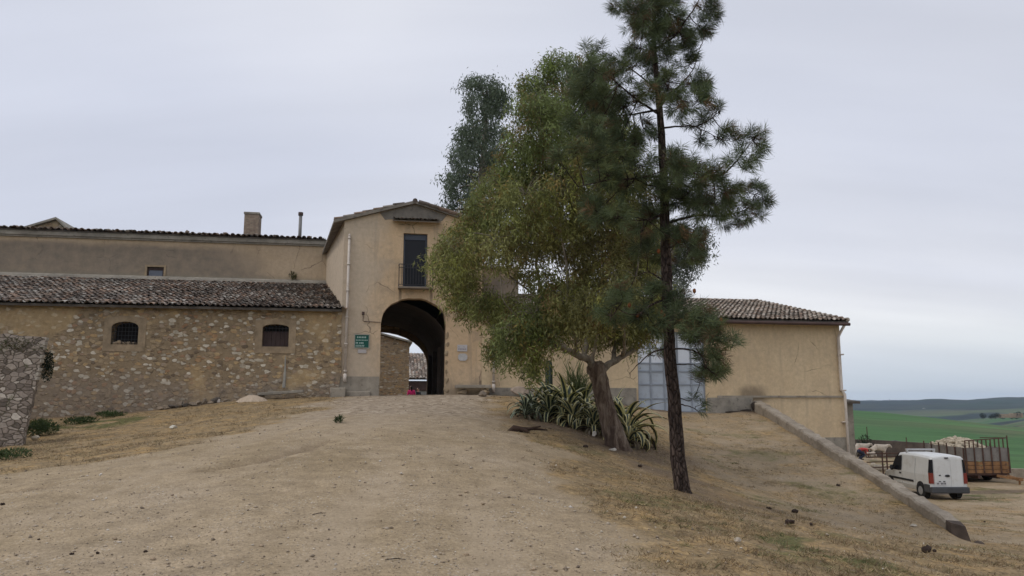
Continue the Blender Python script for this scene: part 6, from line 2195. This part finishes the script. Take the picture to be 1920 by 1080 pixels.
def person(loc, rot, label, top_col, leg_col, hair_col, long_hair=True, scale=1.0, pose='stand'):
    r = empty('person', loc, rot, label, 'person')
    r.scale = (scale,) * 3
    tm = paint('cloth_top_%d' % int(top_col[0] * 1000), top_col, .85, .12, 6)
    lm = paint('cloth_legs_%d' % int(leg_col[2] * 1000), leg_col, .9, .12, 6)
    hm = paint('hair_%d' % int(hair_col[0] * 1000), hair_col, .7, .2, 20)
    if pose == 'stand':
        J = dict(pel=(0, 0, .93, .125), wai=(0, .0, 1.08, .115), che=(0, -.01, 1.28, .14), nk0=(0, 0, 1.44, .06), nk1=(0, .01, 1.50, .052), hd=(0, .025, 1.60, .085), hd2=(0, .015, 1.69, .075))
        sh = lambda s: [('che', *J['che']), ('sh%d' % s, s * .17, 0, 1.40, .058), ('el%d' % s, s * .22, -.02, 1.12, .042), ('wr%d' % s, s * .20, .08, .88, .026)]
        lg = lambda s: [('pel', *J['pel']), ('hp%d' % s, s * .09, 0, .88, .095), ('kn%d' % s, s * .10, .02, .48, .06), ('an%d' % s, s * .10, -.02, .08, .04), ('to%d' % s, s * .115, .15, .035, .03)]
        hands = hand('L', (-.20, .08, .88), (0, .1, -1), (0, 1, 0)) + hand('R', (.20, .08, .88), (0, .1, -1), (0, 1, 0))
    else:      # crouching forward over the animal: hips high, back bent to +x
        J = dict(pel=(-.32, 0, .62, .14), wai=(-.16, 0, .72, .125), che=(.10, 0, .76, .145), nk0=(.27, 0, .76, .06), nk1=(.33, 0, .75, .052), hd=(.43, 0, .74, .085), hd2=(.50, 0, .78, .07))
        sh = lambda s: [('che', *J['che']), ('sh%d' % s, .18, s * .17, .72, .058), ('el%d' % s, .24, s * .22, .46, .042), ('wr%d' % s, .40, s * .14, .30, .028)]
        lg = lambda s: [('pel', *J['pel']), ('hp%d' % s, -.32, s * .10, .58, .10), ('kn%d' % s, .02, s * .15, .36, .065), ('an%d' % s, -.28, s * .12, .08, .042), ('to%d' % s, -.10, s * .14, .04, .034)]
        hands = hand('L', (.40, -.14, .30), (.8, 0, -.6), (0, 0, 1)) + hand('R', (.40, .14, .30), (.8, 0, -.6), (0, 0, 1))
    trunk = [('pel', *J['pel']), ('wai', *J['wai']), ('che', *J['che']), ('nk0', *J['nk0']), ('nk1', *J['nk1']), ('hd', *J['hd']), ('hd2', *J['hd2'])]
    hd = Vector(J['hd'][:3]); fw = Vector((0, 1, 0)) if pose == 'stand' else Vector((.75, 0, -.65))
    nose = [('hd', *J['hd']), ('no', *(hd + fw * .10), .014)]
    sd = Vector((1, 0, 0)) if pose == 'stand' else Vector((0, 1, 0))
    ears = [[('hd', *J['hd']), ('ea%d' % s, *(hd + sd * s * .088), .018)] for s in (-1, 1)]
    wr = [[('wr-1', *sh(-1)[-1][1:]), ('Lp', *(hands[0][0][1:4]), .026)], [('wr1', *sh(1)[-1][1:]), ('Rp', *(hands[5][0][1:4]), .026)]]
    skin('body', [trunk, sh(-1), sh(1), lg(-1), lg(1), nose] + ears + wr + hands, M_skin, r)
    g = lambda c, k: [(a, x, y, z, q + k) for (a, x, y, z, q) in c]
    cl = [g(trunk[:4], .012), g(sh(-1), .010), g(sh(1), .010)]
    cl[0][-1] = cl[0][-1][:4] + (.062,)
    skin('shirt', cl, tm, r)
    skin('trousers', [g(trunk[:2], .013)] + [g(lg(-1)[:4], .014), g(lg(1)[:4], .014)], lm, r)
    up = Vector((0, 0, 1)) if pose == 'stand' else Vector((.5, 0, .8))
    hb = [('h0', *(hd + up * .075 - fw * .02), .088), ('h1', *(hd - fw * .045 + up * .01), .085)]
    if long_hair: hb += [('h2', *(hd - fw * .06 - up * .12), .06), ('h3', *(hd - fw * .07 - up * .26), .035)]
    skin('hair', [hb], hm, r, sub=2)
    b = MB()
    for s in (-1, 1):
        b.lump(hd + fw * .082 + sd * s * .032 + up * .015, (.012, .012, .010), 1, 1, 0)
    b.build('eyes', M_iron, r)
    b = MB(); b.lump(hd + fw * .082 - up * .05, (.026, .012, .008), 1, 1, 0)
    b.build('mouth', paint('lips', (.32, .12, .10), .6, .05), r)
    for s in (-1, 1):
        f = lg(s)
        b = MB(); a = Vector(f[3][1:4]); t_ = Vector(f[4][1:4])
        b.tube([a - Vector((0, 0, .02)) - (t_ - a).normalized() * .05, (a + t_) / 2 - Vector((0, 0, .015)), t_ + (t_ - a).normalized() * .04], [.05, .05, .035], 10)
        b.build('shoe', M_trim, r, True)
    return r


p = at(771.5, 722, 50); g_ = H(p.x, 50)
person((p.x, 50, g_), R(25), 'person in a bright pink top with dark hair beyond the archway', (.75, .035, .20), (.05, .05, .07), (.02, .014, .012), True, (p.z - g_) / 1.74)
p = at(784.5, 726, 51); g_ = H(p.x, 51)
person((p.x, 51, g_), R(60), 'person in dark clothes walking beyond the archway', (.025, .027, .032), (.03, .03, .04), (.015, .012, .010), False, (p.z - g_) / 1.74)
p = at(1619, 852, 55); gz_ = H(p.x, 55)
person((p.x, 55, gz_), R(0), 'person in red and navy crouching over a white sheep in the yard', (.40, .05, .045), (.022, .026, .05), (.02, .02, .035), False, 1.0, 'crouch')

M_wool = paint('sheep_wool', (.46, .40, .33), .95, .15, 10, bump=.8)


def sheep(loc, rot, label, sc=1.0):
    ch = [[('rump', -.48, 0, .70, .17), ('loin', -.22, 0, .74, .205), ('mid', 0, 0, .72, .225), ('che', .28, 0, .70, .215), ('wit', .44, 0, .78, .15), ('nk', .58, 0, .86, .095), ('pol', .68, 0, .90, .082), ('fac', .78, 0, .80, .062), ('muz', .85, 0, .70, .042)],
          [('rump', -.48, 0, .70, .17), ('tail', -.66, 0, .64, .035), ('tail2', -.68, 0, .44, .025)]]
    for s in (-1, 1):
        ch.append([('pol', .68, 0, .90, .082), ('ear%d' % s, .66, s * .11, .90, .028), ('ear2%d' % s, .65, s * .18, .86, .014)])
        ch.append([('rump', -.48, 0, .70, .17), ('st%d' % s, -.42, s * .12, .52, .085), ('hk%d' % s, -.54, s * .12, .30, .034), ('hf%d' % s, -.50, s * .12, .08, .024), ('hh%d' % s, -.46, s * .12, .02, .03)])
        ch.append([('che', .28, 0, .70, .215), ('fo%d' % s, .30, s * .12, .48, .062), ('fk%d' % s, .31, s * .12, .28, .03), ('ff%d' % s, .29, s * .12, .08, .023), ('fh%d' % s, .33, s * .12, .02, .028)])
    o = skin('sheep', ch, M_wool, None, loc, rot, root=2)
    o.scale = (sc,) * 3
    return tag(o, label, 'sheep')


p = at(1650, 855, 57); sheep((p.x, 57, H(p.x, 57)), R(-4), 'white sheep standing side-on before the dark yard wall', 1.05)
p = at(1616, 850, 57.5); sheep((p.x, 57.5, H(p.x, 57.5)), R(8), 'white sheep half hidden behind the crouching person', 1.1)
p = at(1636, 856, 54.6); sheep((p.x, 54.6, H(p.x, 54.6)), R(205), 'small white sheep held in front of the crouching person', .62)

# ------------------------------------------------------------------ small plants
def bushy(name, pos, r, n_, L_, W_, tint, label, seed, cat='shrub', up=.4, group=None, kind=None):
    q = np.random.default_rng(seed)
    d = q.normal(size=(n_, 3)); d /= np.linalg.norm(d, axis=1, keepdims=True)
    cl = q.normal(size=(max(3, n_ // 60), 3)); cl /= np.linalg.norm(cl, axis=1, keepdims=True)
    pick = cl[q.integers(0, len(cl), n_)]
    pts = (pick * .62 + d * .42) * np.array(r) + np.array([0, 0, r[2] * .9])
    tn = np.array(tint) * (q.uniform(.6, 1.4, len(cl))[q.integers(0, len(cl), n_)])[:, None] * q.uniform(.8, 1.2, (n_, 1))
    o = leaf_mesh(name, pts, d + np.array([0, 0, up]), q.uniform(.6, 1.3, n_) * L_, W_, tn, M_leaf, None, seed)
    o.location = pos
    return tag(o, label, cat, group, kind)


p = drop(634, 793)
bushy('weed_plant', p, (.09, .09, .10), 160, .10, .016, (.06, .085, .035), 'small green weed growing alone on the gravel drive', 61, 'weed', .8)
for (x, y, rx, rz, n_, lab, sd_) in ((76, 816, .42, .24, 1500, 'dark green leafy weeds at the end of the dry stone wall', 62), (150, 794, .55, .10, 700, 'low green weeds running along the barn foot', 63), (207, 782, .5, .10, 600, 'thin green weeds below the left barn window', 64), (12, 862, .5, .10, 600, 'low green weeds before the dry stone wall', 65)):
    p = drop(x, y)
    bushy('weed_patch', p, (rx, .5, rz), int(n_ * 1.7), .085, .022, (.062, .092, .034), lab, sd_, 'weeds', .6)
pi = at(88, 690, LD + .6)
bushy('ivy', (pi.x, LD + .6, pi.z - .35), (.055, .25, .45), 1100, .055, .03, (.022, .034, .018), 'dark ivy hanging on the end of the dry stone wall', 66, 'ivy', 0)
pi = at(35, 640, LD - .05)
bushy('creeper', (pi.x, LD - .02, pi.z - .35), (.8, .06, .22), 500, .06, .02, (.085, .09, .04), 'green weeds sprouting from the top of the dry stone wall', 67, 'weeds', .4)
p = w_uv(*[fac(549, 528, 6.9)[0]], 6.85, fac(549, 528, 6.9)[1] - .05)
bushy('wall_weed', p, (.15, .08, .28), 150, .16, .03, (.10, .095, .04), 'small dry weed at the foot of the long upper wall', 68, 'weed', 1.0)
p = at(1622, 838, 58.5)
bushy('shrub', (p.x, 58.5, p.z - .3), (.42, .4, .62), 700, .17, .04, (.03, .045, .022), 'dark scraggy shrub beside the thin post at the yard wall', 69)
for i in range(14):
    x = 1688 + i * 3.6 + random.uniform(-2, 2); D = 61.5
    p = at(x, 846, D)
    bushy('tall_weed', (p.x, D, -4.0), (.20, .20, .95), 150, .22, .03, (.07, .12, .035), 'tall green weed in the row behind the dark yard wall', 300 + i, 'weed', .9, 'tall green weeds behind the yard wall')

# ------------------------------------------------------------------ far landmarks
def far_tree(x, ytop, ybot, D, seed):
    c = at(x, ybot, D); h = (at(x, ytop, D).z - c.z) * 1.25
    r = empty('field_tree', tuple(c), 0, 'far dark round tree of the short row across the green field', 'tree', 'far trees across the green field')
    b = MB(); b.tube([(0, 0, -1.5), (0, 0, h * .5)], [h * .05, h * .03], 6); b.build('trunk', M_bark_p, r)
    o = bushy('crown', (0, 0, 0), (h * .62, h * .62, h * .5), 800, h * .14, h * .07, (.022, .034, .018), None, seed, None, 0)
    o.parent = r; o.location = (0, 0, -h * .22)
    return r


for i, (x, yt, yb) in enumerate(((1843, 775, 782), (1858, 777, 783), (1866, 775, 782), (1871, 774, 781), (1906, 771, 781), (1880, 777, 783), (1897, 777, 783), (1933, 772, 782))):
    far_tree(x, yt, yb, 620 + 6 * i, 400 + i)
b = MB((0, 0, 0))
p = at(1888, 781, 640); q = at(1898, 776, 640)
b.box(-6, 6, 0, 5, -1, 2.0); b.box(7, 15, 2, 8, -1, 2.6)
tag(b.build('ruined_farmhouse', M_rubble2, None, loc=p), 'low ruined stone farmhouse among the far trees', 'ruin')
p = at(1733, 769, 1700)
f_root = empty('white_farmhouse', tuple(p), 0, 'tiny white farmhouse on the far wooded hillside', 'house')
b = MB(); b.box(-2.6, 2.6, -2, 2, -8, 3.6); b.build('wall', paint('whitewash', (.8, .8, .78), .8, .05), f_root)
b = MB(); b.prism([(-2.9, 3.6), (2.9, 3.6), (0, 4.8)], -2.3, 2.3); b.build('roof', M_cement, f_root)
for (x, yt, yb, lab) in ((1668, 748, 757, 'taller far pylon on the blue ridge'), (1639, 751, 757, 'shorter far pylon on the blue ridge nearest the wing')):
    c = at(x, yb, 2400); h = at(x, yt, 2400).z - c.z
    b = MB(); w = 1.4
    for sx_ in (-1, 1):
        for sy_ in (-1, 1): b.bar((sx_ * w, sy_ * w, -6), (sx_ * .25, sy_ * .25, h), .5, .5)
    for z, a in ((h * .72, 3.2), (h * .88, 2.4)): b.bar((-a, 0, z), (a, 0, z), .5, .5)
    tag(b.build('pylon', paint('galvanised', (.3, .31, .33), .6, .1), None, loc=c), lab, 'pylon')

# ------------------------------------------------------------------ gravel and dry grass, beyond counting
def scatter(N, x0, x1, y0, y1, seed, power=1.6):
    q = np.random.default_rng(seed)
    Y = y0 + (y1 - y0) * q.random(N) ** power
    half = (Y * .74 + 1.0)
    X = q.uniform(-1, 1, N) * half
    ok = (X > x0) & (X < x1)
    return X[ok], Y[ok], q


# pebbles: squashed irregular octahedra
X, Y, q = scatter(75000, -30, 28, 4.2, 32, 5, 1.9)
d, g, c = masks(X, Y)
keep = (q.random(len(X)) < (.95 - .72 * d)) & (np.abs(X - wall_x(Y)) > .45) & (fbm(X * .6, Y * .6, 3, 77) + q.random(len(X)) * .35 > .52)
X, Y = X[keep], Y[keep]
Z = height(X, Y)
m = len(X)
sz = np.minimum(.0055 + q.pareto(2.9, m) * .005, .032)
V = np.empty((m, 6, 3))
for k, (a, b_, c_) in enumerate(((1, 0, 0), (0, 1, 0), (-1, 0, 0), (0, -1, 0), (0, 0, 1), (0, 0, -1))):
    V[:, k] = np.stack([a, b_, c_], 0)[None] * sz[:, None] * q.uniform(.65, 1.35, (m, 3)) * [1, 1, .62] + q.normal(size=(m, 3)) * sz[:, None] * .16
th = q.uniform(0, 6.28, m); cs, sn_ = np.cos(th)[:, None], np.sin(th)[:, None]
V[:, :, 0], V[:, :, 1] = V[:, :, 0] * cs - V[:, :, 1] * sn_, V[:, :, 0] * sn_ + V[:, :, 1] * cs
V += np.stack([X, Y, Z + sz * .25], 1)[:, None]
tri = np.array([(0, 1, 4), (1, 2, 4), (2, 3, 4), (3, 0, 4), (1, 0, 5), (2, 1, 5), (3, 2, 5), (0, 3, 5)])
F = (np.arange(m)[:, None, None] * 6 + tri[None]).reshape(-1, 3)
pal = np.array([(.34, .275, .205), (.42, .35, .27), (.27, .215, .16), (.50, .44, .36), (.18, .145, .115), (.38, .29, .20), (.56, .51, .45)])
T = pal[q.choice(7, m, p=[.27, .23, .17, .13, .03, .13, .04])] * q.uniform(.8, 1.15, (m, 1))
o = np_mesh('gravel', V.reshape(-1, 3), F, tinted('pebble', .9, .15, 30), None, np.repeat(T, 6, 0))
tag(o, 'loose pebbles strewn over the drive and banks', None, None, 'stuff')


def tufts(name, N, seed, which, tints, hmin, hmax, label, power=1.35, y1=34, lie=.8, thr=.35):
    X, Y, q = scatter(N, -24, 26, 4.5, y1, seed, power)
    M = masks(X, Y)
    w = M[which] * (0.25 + 1.5 * sstep(.40, .62, fbm(X * 1.3, Y * 1.3, 3, 63)))
    keep = (q.random(len(X)) < w * .9 - thr * .3) & (np.abs(X - wall_x(Y)) > .35)
    # nothing grows inside the buildings
    v_ = (X - OX) * NX + (Y - OY) * NY
    keep &= v_ < -.25
    X, Y = X[keep], Y[keep]
    Z = height(X, Y)
    m = len(X); nb = 7
    P = np.repeat(np.stack([X, Y, Z - .01], 1), nb, 0) + q.normal(size=(m * nb, 3)) * [.035, .035, 0]
    D = q.normal(size=(m * nb, 3)) * [lie, lie, .25] + [0, 0, .45]
    t = np.array(tints)[q.integers(0, len(tints), m)]
    t = np.repeat(t * q.uniform(.7, 1.25, (m, 1)), nb, 0)
    n_ = m * nb
    o = leaf_mesh(name, P, D, q.uniform(hmin, hmax, n_), q.uniform(.006, .011, n_), t, M_leaf, None, seed)
    print(name, m)
    return tag(o, label, None, None, 'stuff')


tufts('dry_grass', 60000, 71, 0, [(.34, .25, .14), (.28, .20, .115), (.22, .155, .085), (.42, .33, .20), (.16, .115, .07), (.25, .21, .11)], .03, .11, 'dry straw-coloured grass on the banks and slopes')
tufts('green_grass', 16000, 72, 1, [(.10, .115, .04), (.075, .095, .03), (.15, .15, .06)], .04, .11, 'short sparse green grass on the lower bank')

# ------------------------------------------------------------------ air
HAZE = True
if HAZE:
    b = MB(); S_ = 4700
    b.box(-S_, S_, -S_, S_, -140, 42)
    m_ = bpy.data.materials.new('air'); m_.use_nodes = True
    t_ = m_.node_tree; t_.nodes.remove(t_.nodes['Principled BSDF'])
    pv = t_.nodes.new('ShaderNodeVolumePrincipled')
    pv.inputs['Color'].default_value = (.62, .77, 1.0, 1)
    pv.inputs['Density'].default_value = 0.00011
    pv.inputs['Anisotropy'].default_value = 0.0
    t_.links.new(pv.outputs[0], t_.nodes['Material Output'].inputs['Volume'])
    hz = b.build('haze', m_, None)
    tag(hz, 'thin blue haze over the far hills', None, None, 'stuff')
    SC.cycles.volume_bounces = 0
